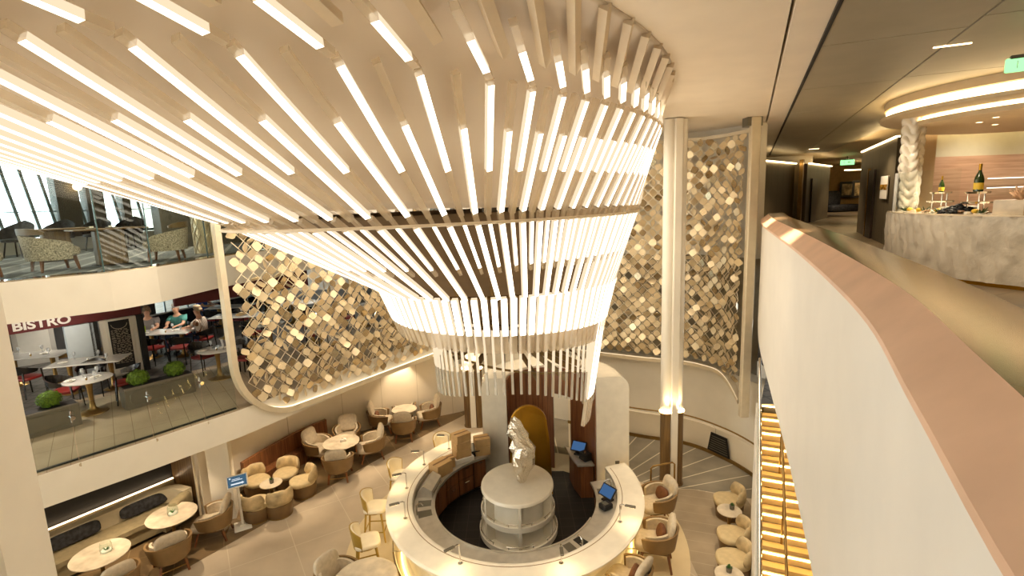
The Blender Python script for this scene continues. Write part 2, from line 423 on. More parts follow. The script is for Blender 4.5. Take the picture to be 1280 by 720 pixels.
for k in range(11):                                   # the longer cluster at the right
    a = R(-30 + 4.4 * k); r = Vector((cos(a), sin(a)))
    lo = Vector((BAR[0] + r.x * 1.62, BAR[1] + r.y * 1.5, 2.78)); hi = Vector((BAR[0] + r.x * 1.95, BAR[1] + r.y * 1.85, 5.0))
    tubes.append((lo, hi, .26, 1, .07, (r.x, r.y, 0)))
camP = Vector((0, 0, 7.2))
def weight(t):
    md = (t[0] + t[1]) / 2; d = md - camP; out = Vector((md.x - BAR[0], md.y - BAR[1], 0)).normalized()
    vis = 1 if out.dot(Vector((d.x, d.y, 0)).normalized()) < .1 else .05
    fr = cx.dot(d) / max(.1, -cz.dot(d)); fr = 1 if -cz.dot(d) > 0 and abs(fr) < 1.02 and cy.dot(d) / -cz.dot(d) < .56 else .02
    return -vis * fr * (t[1] - t[0]).length / d.length
tubes.sort(key=weight)
def tube_mesh(lit, c0, c1, t, mi):
    p, q, a, b, w, n = t; d = q - p; P0, P1 = p + d * a, p + d * b
    if a > .03: bar_on(c0, p, P0, w, w, None, mi, n)
    if b < .97: bar_on(c1, P1, q, w, w, None, mi, n)
    bar_on(lit, P0, P1, w * .98, w * .98, 0, 2, n)
rest = MB()
for i, t in enumerate(tubes):
    if i < 100:
        lit, c0, c1 = MB(), MB(), MB(); tube_mesh(lit, c0, c1, t, 0)
        o = cobj('light_tube', lit, [M['tube_lit'], M['tube_clear'], M['tube_side']])
        for c in (c0, c1):
            if c.v: cobj('clear_end', c, M['tube_clear'], o)
    else: tube_mesh(rest, rest, rest, t, 1)
o = cobj('light_tubes', rest, [M['tube_lit'], M['tube_clear'], M['tube_side']]); o['kind'] = 'stuff'
for k, a in enumerate(even('A0', 66)):
    p, q = ring('A0', a), ring('A1', a); mb = MB(); bar_on(mb, p, p + (q - p) * .36, .045, .03, None, 0); o = cobj('hanging_rod', mb, M['rod']); mb = MB(); bar_on(mb, p + (q - p) * .36, q, .044, .029, None, 0); cobj('lit_section', mb, M['tube_side'], o)
for k, a in enumerate(AZ):
    if k % 2 == 0 and -.6 < sin(a) :
        mb = MB(); p = surf(a, 2.45, 0); q = surf(a, 3.95, 0)
        if (p - Vector((0, 0, p.z))).length > 16: continue
        bar_on(mb, p, q, .10, .09, None, 0); cobj('ceiling_fin', mb, M['fin'])
mb = MB(); c0 = Vector((BAR[0], BAR[1], 0)); rows = []
M['inner'] = mat('brown_gap_mask', (112, 90, 62), .6, var=.1, scale=3)
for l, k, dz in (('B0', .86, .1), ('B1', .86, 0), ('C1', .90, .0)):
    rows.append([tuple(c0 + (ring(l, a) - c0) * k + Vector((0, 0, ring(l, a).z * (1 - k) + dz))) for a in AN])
mb.grid(rows, 0, True, True); o = cobj('gap_mask_liner', mb, M['inner']); o.modifiers.new('solid', 'SOLIDIFY').thickness = .02  # liner added to hide the lit far tubes and keep the gaps dark
# carrying rings and hangers inside
mb = MB()
mb.tube([tuple(ring('C1', a) * 1 + Vector((0, 0, -.12))) for a in even('C1', 120)], .022, 6, True)
cobj('carrier_ring', mb, M['fin'])
for l, dz, k in (('B1', 0, .97), ('B0', .05, .9)):
    mb = MB(); mb.tube([(BAR[0] + (p.x - BAR[0]) * k, BAR[1] + (p.y - BAR[1]) * k, p.z + dz) for p in (ring(l, a) for a in even(l, 90))], .028, 6, True)
    cobj('carrier_ring', mb, M['bronze'])
mb = MB(); mb.tube([(BAR[0] + (p.x - BAR[0]) * .88, BAR[1] + (p.y - BAR[1]) * .88, 4.16 - .16 * (p.x - BAR[0])) for p in (ring('A0', a) for a in even('A0', 70))], .022, 6, True)
cobj('carrier_ring', mb, M['bronze'])
for i in range(14):
    a = 2 * PI * (i + .3) / 14; mb = MB(); p = ring('A0', a); c0 = Vector((BAR[0], BAR[1], 0))
    f = c0 + (p - c0) * .86; f.z = 4.02 - .16 * (p.x - BAR[0]); g = ring('B1', a); h = c0 + (g - c0) * .8; h.z = 5.5
    mb.bar(f, h, .035, .12, 0, (p.x - BAR[0], p.y - BAR[1], 0)); cobj('hanger_blade', mb, M['bronze'])
for i in range(20):
    a = even('C1', 20, .4)[i]; g = ring('B1', a); c0 = Vector((BAR[0], BAR[1], 0)); h = c0 + (g - c0) * .85; h.z = 5.5
    e = ring('C1', a); e2 = c0 + (e - c0) * .72; e2.z = 7.0
    mb = MB(); mb.bar(h, e2, .05, .05); cobj('inner_strut', mb, M['bronze'])
mb = MB(); mb.lathe([(0.0, 0), (.55, 0), (.55, 1.9), (0, 1.9)], 24, (BAR[0] + .1, BAR[1] + .2, 6.9)); cobj('mounting_drum', mb, M['grey_metal'])
# ---------------------------------------------------------------- decks, walls, ceilings
def slab(name, poly, z0, z1, m): mb = MB(); mb.prism(poly, z0, z1); return struct(name, mb, m)
M['tile'] = lines_mat('stone_floor_tile', (192, 176, 152), (206, 194, 172), 'x', 1.25, .016, rough=.45, var=.07, angle=R(32), mode2='y', step2=1.25)
M['carpet_dark'] = lines_mat('brown_tile', (120, 98, 68), (150, 128, 94), 'x', .9, .014, rough=.4, var=.14, angle=R(28), mode2='y', step2=.9)
M['carpet_grey'] = lines_mat('grey_carpet_rays', (140, 132, 116), (206, 196, 172), 'radial', R(7), .03, rough=.95, var=.12, centre=(1.2, 11.2), bump=.2)
M['carpet_beige'] = lines_mat('beige_carpet', (168, 152, 128), (182, 166, 140), 'y', .34, .014, rough=.95, var=.1, angle=R(-20))
M['plat'] = mat('pale_platform', (216, 198, 160), .35, var=.04, scale=2)
M['deck_tile'] = lines_mat('bistro_walk_tile', (178, 160, 134), (140, 122, 100), 'x', .30, .010, rough=.25, var=.08, angle=R(38), mode2='y', step2=1.2)
M['bistro_floor'] = lines_mat('bistro_patterned_floor', (96, 92, 88), (48, 46, 46), 'x', .28, .05, rough=.35, var=.2, angle=R(10), mode2='y', step2=.28)
M['deck_panel'] = mat('dark_ceiling_panel', (166, 157, 134), .5, var=.04, scale=2)
M['dark_gap'] = mat('dark_joint', (26, 22, 18), .8, var=0)
M['dark_wall'] = lines_mat('dark_slat_wall', (86, 76, 56), (46, 40, 30), 'x', .55, .02, rough=.5, var=.06)
M['lounge_floor'] = lines_mat('grey_striped_carpet', (112, 116, 118), (150, 152, 150), 'x', .5, .1, rough=.95, var=.2, angle=R(25))
M['red'] = mat('maroon_awning', (92, 26, 26), .6, var=.05)

slab('floor', [(-18, -4), (14, -4), (14, 26), (-18, 26)], -.3, 0, M['tile'])
slab('floor_lounge', [(-18, -4), (-12.9, -4), (-13.9, 0), (-6.96, 9.5), (-5.96, 11.04), (-4.70, 12.96), (-3.91, 14.15), (-1.80, 16.9), (-1.6, 18), (-18, 18)], 0, .004, M['carpet_dark'])
arc = [(BAR[0] + 3.62 * cos(R(t)), BAR[1] + 3.75 * sin(R(t))) for t in range(0, 360, 4)]
slab('floor_entry', [(2.0, 13.5), (3.4, 11.95), (4.3, 11.85), (5.5, 11.35), (6.4, 11.6), (6.4, 15), (4, 16), (-1, 18.2), (-1, 14.4)], 0, .004, M['carpet_grey'])
slab('floor_side', [(3.2, 4), (4.9, 4), (5.4, 11.3), (4.3, 11.82), (3.45, 11.9)], 0, .0035, M['carpet_beige'])
slab('floor_platform', arc, 0, .012, M['plat'])
# left: balcony decks
EL = [(-10.2, 4.6), (-9.3, 5.9), (-7.95, 7.6), (-6.75, 9.04), (-5.78, 10.3), (-5.2, 11.3), (-4.0, 13.4), (-2.5, 15.95), (-1.4, 17.8)]
far = [(-1.4, 26), (-18.5, 26), (-18.5, 4.6)]
slab('floor_bistro_deck', EL + far, 2.52, 3.09, M['white'])
slab('floor_bistro_walk', [(x - .02, y) for x, y in EL] + far, 3.09, 3.10, M['deck_tile'])
FAC = [(-13.4, 8.0), (-11.5, 10.4), (-9.3, 13.1), (-6.6, 16.6), (-4.5, 20)]
slab('floor_bistro', [(x + .5, y - .4) for x, y in FAC] + [(-4.5, 26), (-18.4, 26), (-18.4, 8)], 3.10, 3.104, M['bistro_floor'])
EU = [(-11.0, 5.2), (-8.35, 8.3), (-7.2, 9.25), (-6.85, 10.0), (-6.62, 11.5), (-5.9, 14.0), (-4.1, 17.4), (-2.6, 20)]
slab('floor_lounge_deck', EU + [(-2.6, 26), (-18.5, 26), (-18.5, 5.2)], 5.5, 6.19, M['white'])
slab('floor_lounge_carpet', [(x - .35, y + .1) for x, y in EU] + [(-2.9, 26), (-18.5, 26), (-18.5, 5.2)], 6.19, 6.195, M['lounge_floor'])
mb = MB(); mb.wall(EU, 6.19, 6.21, .35); struct('trim_1', mb, mat('mirror_steel_kick', (190, 176, 150), .08, .95, var=.04))
# left hull with daylight windows on both decks
H0, H1 = Vector((-18.2, 4.8)), Vector((-10.4, 24.0)); HD = (H1 - H0); HL = HD.length; HD.normalize(); hz = math.atan2(HD.y, HD.x)
def hp(s): return H0 + HD * s
def hull_box(mb, s0, s1, z0, z1, th=.25, mi=0):
    c = hp((s0 + s1) / 2); mb.box((c.x, c.y, (z0 + z1) / 2), (s1 - s0, th, z1 - z0), hz, mi)
M['hull_dark'] = mat('dark_pier', (86, 82, 72), .5, var=.05)
mb = MB()
hull_box(mb, 0, HL, 0, 3.5); hull_box(mb, 0, HL, 5.3, 6.62); hull_box(mb, 0, HL, 9.0, 9.8)
struct('wall_left', mb, M['white'])
mb = MB()
for s0, s1 in ((5.2, 6.0), (12.0, 12.6), (12.8, 13.3), (13.85, 14.1), (17.0, 17.5)): hull_box(mb, s0, s1, 6.6, 9.0, .35)
for s0, s1 in ((0, 3), (6, 7), (9.5, 10.3), (13.5, 14.4), (17, 18)): hull_box(mb, s0, s1, 3.5, 5.3, .3)
struct('wall_left_piers', mb, M['hull_dark'])
M['mullion'] = mat('teal_grey_mullion', (120, 140, 142), .4, .3, var=0)
for n, (s0, s1, z0, z1) in enumerate([(0, 5.2, 6.62, 9), (6.0, 12.0, 6.62, 9), (12.6, 12.8, 6.62, 9), (13.3, 13.85, 6.62, 9), (14.1, 17, 6.62, 9), (17.5, HL, 6.62, 9), (3, 6, 3.5, 5.3), (7, 9.5, 3.5, 5.3), (10.3, 13.5, 3.5, 5.3), (14.4, 17, 3.5, 5.3), (18, HL, 3.5, 5.3)]):
    mb = MB(); hull_box(mb, s0, s1, z0, z1, .02); w = struct('window_%d' % (n + 1), mb, M['glass'])
    mb = MB(); k = max(1, int((s1 - s0) / .42))
    for i in range(k + 1):
        a = hp(s0 + (s1 - s0) * i / k); b = hp(s0 + (s1 - s0) * i / k - (.35 if z0 > 6 else 0))
        mb.bar((a.x, a.y, z0), (b.x, b.y, z1), .05, .08)
    hull_box(mb, s0, s1, z0 + .02, z0 + .10, .12); hull_box(mb, s0, s1, z0 + .75, z0 + .78, .05)
    struct('window_frame', mb, M['mullion'], w)
# lower left wall, column and booth recess
WL = smooth_path([(-7.55, 11.45), (-7.0, 13.2), (-6.35, 14.6), (-5.5, 15.62), (-4.0, 16.4), (-2.35, 17.0), (-1.0, 17.7)], 6)
mb = MB(); mb.wall(WL, .0, 2.55, .2, 0, True); struct('wall_left_lower', mb, M['greige'])
mb = MB(); mb.wall([(-11.6, 7.45), (-9.84, 9.99), (-8.5, 11.94)], 0, 2.52, .2); struct('wall_booth', mb, M['black'])
mb = MB()
for a, b in (((-8.52, 11.9), (-7.55, 11.52)),): mb.wall([a, b], 0, 2.52, .2)
struct('wall_booth_end', mb, M['oak'])
mb = MB(); mb.box((-7.02, 11.42, 1.26), (.46, .42, 2.52), R(20)); struct('column', mb, M['white'])
mb = MB(); mb.bar((-7.62, 11.38, 0), (-7.62, 11.38, 2.5), .04, .05); struct('trim_2', mb, M['frame'])
mb = MB(); mb.wall([(-11.5, 7.40), (-9.75, 9.93), (-8.45, 11.82)], .802, .816, .05); struct('led_trim_3', mb, emit_mat('booth_led', (1, .72, .45), 3))
mb = MB(); mb.wall([(-11.52, 7.42), (-9.77, 9.95), (-8.46, 11.84)], 0, .80, .12); struct('wall_booth_low', mb, M['sofa'])
# right: curved wall under the screen, handrail ledge
WR = smooth_path([(-1.0, 17.7), (1.4, 16.3), (3.7, 14.95), (4.95, 14.35), (5.65, 13.5), (6.05, 12.55), (6.2, 11.4)], 7)
mb = MB(); mb.wall(WR, 0, 2.42, .22, 0, True); struct('wall_right_lower', mb, M['white'])
lw = [(x * 1.0 - .06, y - .13) for x, y in WR[8:]]
mb = MB(); mb.wall(lw, 0, .78, .12, 0, True); struct('wall_right_ledge', mb, M['greige'])
mb = MB(); mb.wall([(x - .03, y - .04) for x, y in lw], 0.004, .10, .03, 0, True); struct('baseboard_right', mb, M['brass'])
WB = [(x + .35, y + .45) for x, y in WR[:-9]]
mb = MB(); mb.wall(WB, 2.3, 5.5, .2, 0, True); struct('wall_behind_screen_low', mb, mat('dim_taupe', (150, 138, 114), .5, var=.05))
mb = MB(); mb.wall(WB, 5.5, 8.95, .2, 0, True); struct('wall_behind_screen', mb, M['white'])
mb = MB(); mb.wall(WR, 2.40, 2.44, .45, 0, True); struct('trim_4', mb, M['white'])
# right deck: slab below, camera side parapet
RO = smooth_path([(6.0, 12.4), (5.03, 10.3), (4.0, 7.75), (3.2, 5.75), (2.4, 3.85), (1.79, 2.5), (1.22, 1.45), (.72, .5), (.3, -.6), (0.1, -2)], 6)
mb = MB(); mb.wall([p for p in RO], 4.1, 6.56, .14, 0, True); struct('wall_parapet', mb, mat('parapet_paint', (212, 206, 194), .5, var=.02, scale=2))
def offs(path, d):
    P = [Vector(p) for p in path]; o = []
    for i in range(len(P)):
        a = P[min(i + 1, len(P) - 1)] - P[max(i - 1, 0)]; n = Vector((-a.y, a.x)).normalized(); o.append(P[i] + n * d)
    return o
a0, a1, a2, a3 = offs(RO, -.03), offs(RO, .13), offs(RO, .42), offs(RO, .46)
mb = MB(); z = lambda q, h: [(p.x, p.y, h) for p in q]
mb.grid([z(a0, 6.53), z(a0, 6.56), z(a1, 6.69)], 0); mb.grid([z(a1, 6.69), z(a2, 6.71), z(a3, 6.69), z(a3, 6.64), z(a0, 6.53)], 1)
M['rail_leather'] = mat('pink_beige_leather', (206, 168, 138), .5, var=.06, scale=3)
M['rail_top'] = mat('rail_bronze_top', (140, 112, 82), .22, .35, var=.12, scale=2.5)
struct('parapet_rail', mb, [M['rail_leather'], M['rail_top']])
RD = [(p.x, p.y) for p in offs(RO, .14)]
mb = MB(); mb.prism(list(RD) + [(13.9, -4.2), (29.9, -4.2), (29.9, 46), (9.6, 46), (9, 20)], 5.3, 5.65)
struct('floor_right_deck', mb, lines_mat('right_deck_floor', (128, 112, 88), (110, 96, 74), 'y', .9, .05, rough=.3, var=.2, angle=R(25)))
# ceilings
slab('ceiling', [(-19, -4.5), (-2.0, -4.5), (2.62, 5.04), (5.58, 11.46), (9.0, 19.0), (9.0, 26.5), (-19, 26.5)], 8.9, 9.1, M['ceiling'])
slab('ceiling_edge', [(-1.97, -4.5), (-1.4, -4.5), (3.035, 4.99), (12.45, 25.3), (9.05, 24.3), (9.03, 18.95), (5.61, 11.45), (2.65, 5.02)], 8.87, 9.1, M['ceiling'])
slab('ceiling_void', [(-2.2, -4.6), (-1.2, -4.6), (12.6, 25), (8.8, 26)], 9.12, 9.15, M['dark_gap'])
ln = Vector((9.04, 19.51)).normalized(); cr = Vector((ln.y, -ln.x))
O0 = Vector((2.97, 4.77)) * 1.058 - cr * .085
def lp(u, w): p = O0 + ln * u + cr * w; return (p.x, p.y)
W1 = 1.355
cuts = [-9, 1.43, 4.28, 7.14, 12.7, 21.3]
for i in range(5):
    slab('ceiling_panel', [lp(cuts[i] + .012, .02), lp(cuts[i + 1] - .012, .02), lp(cuts[i + 1] - .012, W1), lp(cuts[i] + .012, W1)], 8.835, 8.86, M['deck_panel'])
mb = MB(); mb.prism([lp(-9, -.012), lp(21.3, -.012), lp(21.3, .022), lp(-9, .022)], 8.83, 8.9); struct('trim_14', mb, M['dark_gap'])
cuts2 = [-9, 1.06, 4.13, 12.7, 21.3]; wid = [3.7, 3.6, 3.07, 2.33]
for i in range(4):
    slab('ceiling_panel', [lp(cuts2[i] + .012, W1 + .025), lp(cuts2[i + 1] - .012, W1 + .025), lp(cuts2[i + 1] - .012, wid[i]), lp(cuts2[i] + .012, wid[i] + (.3 if i else 0))], 8.835, 8.86, M['deck_panel'])
slab('ceiling_right', [(-1.4, -4.4), (31, -4.4), (31, 50), (8.5, 50), (8.8, 24.5), (12.1, 24.5)], 8.875, 9.05, mat('beige_ceiling', (206, 184, 146), .5, var=.02))
for (x, y) in ((5.14, 6.6), (12.2, 21.6)):
    mb = MB(); p = Vector((x, y)) + cr * .2; mb.box((p.x, p.y, 8.833), (.36, .03, .012), math.atan2(cr.y, cr.x)); tag(obj('ceiling_slot_light', mb, M['led']), 'thin lit slot in the dark ceiling panels ' + ('near the round cove' if y < 10 else 'far along the corridor'), 'light')
# shell behind the viewer and far ends
mb = MB(); mb.box((0, -4.4, 4.5), (60, .2, 10)); struct('wall_back', mb, M['ceiling'])
mb = MB(); mb.box((-2, 26.2, 4.5), (34, .2, 9.5)); struct('wall_front', mb, M['white'])
mb = MB(); mb.box((14.2, 5, 2.6), (.2, 20, 5.4)); struct('wall_right', mb, M['white'])
mb = MB(); mb.box((30, 22, 7.2), (.2, 56, 4.2)); struct('wall_right_upper', mb, M['dark_wall'])
mb = MB(); mb.wall([(12.2, 26.4), (8.9, 19.3), (7.2, 15.6)], 3.1, 9.0, .2); struct('wall_divider', mb, M['dark_wall'])
mb = MB(); mb.wall([(12.2, 26.4), (9.8, 38.3)], 3.1, 9.0, .2); struct('wall_corridor_left', mb, M['dark_wall'])
# near left pillar
mb = MB(); mb.cbox((-3.9, 3.38, 4.45), (.62, .55, 8.9), .05, R(12)); struct('column_near', mb, M['white'])
# ---------------------------------------------------------------- the round bar
KY = 1.1
def bp(r, deg, z): a = R(deg); return (BAR[0] + r * cos(a), BAR[1] + r * KY * sin(a), z)
def arcsec(mb, sec, d0, d1, n=80, mi=0, sm=True, origin=None):
    """sweep a closed (r, z) section along the bar ring"""
    o = origin or (0, 0, 0); rows = []
    for r, z in sec + sec[:1]: rows.append([tuple(Vector(bp(r, d0 + (d1 - d0) * i / n, z)) - Vector(o)) for i in range(n + 1)])
    for a, b in zip(rows, rows[1:]): mb.grid([b, a], mi, sm)
    e0 = [r[0] for r in rows[:-1]]; e1 = [r[-1] for r in rows[:-1]]
    mb.add(e0, [tuple(range(len(e0)))], mi); mb.add(e1, [tuple(range(len(e1) - 1, -1, -1))], mi); return mb
bo = (BAR[0], BAR[1], .012)
bar = thing('bar_counter', 'round cream bar counter with a glossy white top and glowing base', 'bar', bo)
mb = MB(); arcsec(mb, [(2.18, 1.02), (2.24, 1.0), (2.66, 1.0), (2.72, 1.04), (2.72, 1.07), (2.68, 1.085), (2.22, 1.085), (2.18, 1.07)], 107, 377, origin=bo); obj('countertop', mb, M['cream_gloss'], bar)
mb = MB(); arcsec(mb, [(2.27, 1.0855), (2.285, 1.0855), (2.285, 1.0865), (2.27, 1.0865)], 108, 375, origin=bo); obj('inlay_line', mb, M['tan'], bar)
mb = MB(); arcsec(mb, [(2.18, .013), (2.44, .013), (2.36, .18), (2.36, .55), (2.56, 1.0), (2.18, 1.0)], 107.5, 376.5, origin=bo); obj('skirt', mb, M['stool_cream'], bar)
mb = MB(); arcsec(mb, [(2.575, .965), (2.60, .965), (2.60, .998), (2.575, .998)], 106, 375, origin=bo); obj('underglow_strip', mb, M['led_bar'], bar)
mb = MB(); arcsec(mb, [(2.45, .02), (2.48, .02), (2.48, .05), (2.45, .05)], 106, 375, origin=bo); obj('base_glow_strip', mb, M['led_bar'], bar)
mb = MB(); mb.tube([tuple(Vector(bp(2.62, 120 + 250 * i / 90, .22)) - Vector(bo)) for i in range(91)], .025, 8); obj('foot_rail', mb, M['chrome'], bar)
for i in range(11):
    mb = MB(); d = 124 + 24 * i; mb.cyl(Vector(bp(2.40, d, .16)) - Vector(bo), Vector(bp(2.62, d, .22)) - Vector(bo), .014, n=6); obj('rail_bracket', mb, M['chrome'], bar)
slab('floor_bar_well', [bp(2.17, 100 + 5 * i, 0)[:2] for i in range(57)] + [(1.9, 12.4), (1.2, 12.9), (-.2, 13)], .012, .02, M['blackmat'])
mb = MB(); arcsec(mb, [(1.74, .84), (2.17, .84), (2.17, .90), (1.74, .90)], 112, 372, origin=(0, 0, 0)); wt = obj('steel_worktop', mb, M['steel']); tag(wt, 'curved brushed steel worktop running inside the round bar', 'worktop')
mb = MB(); arcsec(mb, [(1.72, .895), (1.74, .895), (1.74, .93), (1.72, .93)], 178, 330); obj('raised_lip', mb, M['steel'], wt)
for d, w in ((196, 7), (186, 7), (301, 6), (309, 6), (360, 7)):
    mb = MB(); arcsec(mb, [(1.80, .9005), (2.08, .9005), (2.08, .904), (1.80, .904)], d - w / 2 + .4, d + w / 2 - .4, 8); obj('sink_well', mb, M['grey_metal'] if d != 309 else M['black'], wt)
# cabinets inside the ring
def cabinet(d0, d1, label, doors=2, drawers=True):
    o = bp(1.95, (d0 + d1) / 2, .02); t = thing('bar_cabinet', label, 'cabinet', o, 0, 'walnut cabinets inside the round bar')
    mb = MB(); arcsec(mb, [(1.86, .06), (2.15, .06), (2.15, .84), (1.86, .84)], d0 + .2, d1 - .2, 10, origin=o); obj('body', mb, M['black'], t)
    mb = MB(); arcsec(mb, [(1.90, .02), (2.1, .02), (2.1, .06), (1.90, .06)], d0 + .2, d1 - .2, 10, origin=o); obj('plinth', mb, M['steel'], t)
    w = (d1 - d0) / doors
    for i in range(doors):
        for z0, z1 in (((.10, .46), (.48, .83)) if drawers else ((.10, .83),)):
            mb = MB(); a, b = d0 + w * i + .5, d0 + w * (i + 1) - .5
            arcsec(mb, [(1.835, z0), (1.86, z0), (1.86, z1), (1.835, z1)], a, b, 6, origin=o)
            dr = obj('door', mb, M['walnut'], t); mb = MB(); md = (a + b) / 2
            for q in (-1.2, 1.2): mb.cyl(Vector(bp(1.835, md + q, z1 - .08)) - Vector(o), Vector(bp(1.80, md + q, z1 - .08)) - Vector(o), .012, n=6)
            mb.tube([Vector(bp(1.80, md - 2, z1 - .08)) - Vector(o), Vector(bp(1.80, md + 2, z1 - .08)) - Vector(o)], .012, 6); obj('handle', mb, M['chrome'], dr)
cabinet(113, 124, 'walnut bar cabinet nearest the left end of the pavilion, below the stacked boxes', 1, False)
cabinet(124, 152, 'walnut bar cabinet with four doors on the left inner side of the bar')
cabinet(152, 164, 'narrow walnut bar cabinet beside the stainless ice unit', 1, False)
cabinet(164, 178, 'walnut bar cabinet just below the slanted stainless unit', 1, False)
mb = MB(); arcsec(mb, [(1.86, .02), (2.15, .02), (2.15, .84), (1.86, .84)], 178, 345, 60); tag(obj('bar_under_panel', mb, M['steel']), 'steel fronts below the worktop along the near inner side of the bar', 'panel')
cabinet(345, 372, 'walnut bar cabinet at the right inner side near the white pavilion end')
# slanted stainless unit at the left
t = thing('ice_unit', 'slanted stainless steel unit standing on the worktop at the left inside the bar', 'appliance', bp(1.93, 171, .9), R(80))
mb = MB(); mb.add([(-.34, -.17, 0), (.34, -.17, 0), (.34, .17, 0), (-.34, .17, 0), (-.34, -.17, .16), (.34, -.17, .16), (.34, .02, .26), (-.34, .02, .26), (.34, .17, .1), (-.34, .17, .1)],
    [(3, 2, 1, 0), (0, 1, 5, 4), (4, 5, 6, 7), (7, 6, 8, 9), (9, 8, 2, 3), (0, 4, 7, 9, 3), (1, 2, 8, 6, 5)]); obj('body', mb, M['steel'], t)
mb = MB(); mb.box((0, -.175, .08), (.5, .012, .02)); obj('handle', mb, M['chrome'], t)
# reading lamps along the counter
def barlamp(d, label, ang=0, r=2.36):
    x, y, z = bp(r, d, 1.085); t = thing('bar_lamp', label, 'lamp', (x, y, z), math.atan2(sin(R(d)), cos(R(d))) + R(ang), 'small lamps along the bar top')
    mb = MB(); mb.cyl((0, 0, 0), (0, 0, .012), .04, n=14); obj('base', mb, M['chrome'], t)
    mb = MB(); mb.cyl((0, 0, .012), (0, 0, .36), .013, n=8); mb.tube([(0, 0, .35), (.03, 0, .372), (.10, 0, .37)], .013, 8); obj('stem', mb, M['chrome'], t)
    mb = MB(); mb.cbox((.19, 0, .365), (.2, .06, .035), .008); h = obj('lamp_head', mb, M['grey_metal'], t)
    mb = MB(); mb.box((.19, 0, .3455), (.16, .035, .004)); obj('lens', mb, M['led'], h)
    lamp('bar_lamp_light', (x + .2 * cos(R(d)), y + .2 * sin(R(d)), z + .33), 2.6, 'SPOT', .02, (1, .75, .42), (x + .2 * cos(R(d)), y + .2 * sin(R(d)), 0), 120, .8)
for d, lb, an in ((134, 'bar lamp beside the cardboard boxes at the back of the bar', 40), (155, 'bar lamp behind the third stool from the front on the left', 30), (178, 'bar lamp on the bar top beside the sink wells, far left of the ring', 20),
              (203, 'bar lamp on the bar top at the front left, beside the front stool', 0), (246, 'bar lamp on the bar top at the front, left of the centre display', -30), (289, 'bar lamp on the bar top at the front right beside the dark sink', -20), (328, 'bar lamp on the bar top by the blue screen at the right', 10)):
    barlamp(d, lb, an)
# faucets
def faucet(d, lb, r=2.1):
    x, y, z = bp(r, d, .905); t = thing('faucet', lb, 'faucet', (x, y, z), R(d + 180))
    mb = MB(); mb.tube([(0, 0, 0), (0, 0, .2), (.04, 0, .25), (.10, 0, .24), (.13, 0, .19)], .016, 8); obj('spout', mb, M['chrome'], t)
    mb = MB(); mb.cyl((0, 0, .12), (0, .06, .16), .01, n=6); obj('lever', mb, M['chrome'], t)
faucet(196, 'chrome faucet by the left sink inside the bar'); faucet(305, 'chrome faucet by the front right sink inside the bar'); faucet(361, 'chrome faucet at the right end of the bar by the pavilion')
# cardboard boxes and screens
def carton(loc, s, rz, lb):
    t = thing('cardboard_box', lb, 'box', loc, rz, 'cartons on the back of the bar'); mb = MB(); mb.cbox((0, 0, s[2] / 2), s, .006); obj('carton', mb, M['box'], t)
    mb = MB(); mb.box((0, 0, s[2] + .001), (s[0], .05, .002)); mb.box((s[0] / 2 + .001, 0, s[2] * .8), (.002, .05, s[2] * .4)); obj('tape', mb, M['tape'], t)
x, y, z = bp(1.97, 131, .9)
t = thing('white_box', 'flat white box under the stack of cardboard boxes', 'box', (x, y, z), R(30)); mb = MB(); mb.cbox((0, 0, .06), (.5, .36, .12), .01); obj('carton', mb, M['paper'], t)
for i, lb in enumerate(('bottom cardboard box of the stack of three on the white box', 'middle cardboard box of the stack of three on the white box', 'top cardboard box of the stack of three on the white box')):
    carton((x, y, z + .12 + i * .2), (.40, .30, .198), R(28 + 5 * i), lb)
x, y, z = bp(1.97, 152, .9); carton((x, y, z), (.46, .34, .3), R(50), 'single cardboard box at the left of the box stack')
x, y, z = bp(1.98, 142.5, .9); carton((x, y, z), (.22, .2, .26), R(35), 'small golden brown box between the single box and the stack')
x, y, z = bp(1.95, 114.5, .9)
for i, lb in enumerate(('lower cardboard box of the pair beside the pavilion', 'upper cardboard box of the pair beside the pavilion')): carton((x, y, z + i * .22), (.38, .3, .218), R(12 + 4 * i), lb)
def pos(loc, rz, lb, mi='screen_blue', tilt=50):
    t = thing('pos_terminal', lb, 'monitor', loc, rz); mb = MB(); mb.cbox((0, 0, .02), (.2, .2, .04), .01); mb.cyl((0, .02, .04), (0, .04, .16), .02, n=8); obj('stand', mb, M['black'], t)
    mb = MB(); mb.cbox((0, 0, 0), (.38, .27, .03), .008); s = obj('screen_housing', mb, M['black'], t, (0, 0, .2), (R(tilt), 0, 0))
    mb = MB(); mb.box((0, 0, .016), (.33, .22, .002)); obj('display', mb, M[mi], s)
pos(bp(1.98, 122.5, .9), R(20), 'grey point of sale screen between the cardboard boxes on the bar', 'grey_metal', 30)
pos(bp(1.98, 351, .9), R(-55), 'blue point of sale screen at the right side inside the bar', 'screen_blue', 48)
t = thing('card_printer', 'black receipt printer in front of the blue screen inside the bar', 'printer', bp(1.95, 343, .9), R(-60)); mb = MB(); mb.cbox((0, 0, .06), (.2, .24, .12), .02); obj('body', mb, M['black'], t)
mb = MB(); mb.box((0, -.02, .1225), (.12, .1, .004)); obj('paper_slot', mb, M['grey_metal'], t)
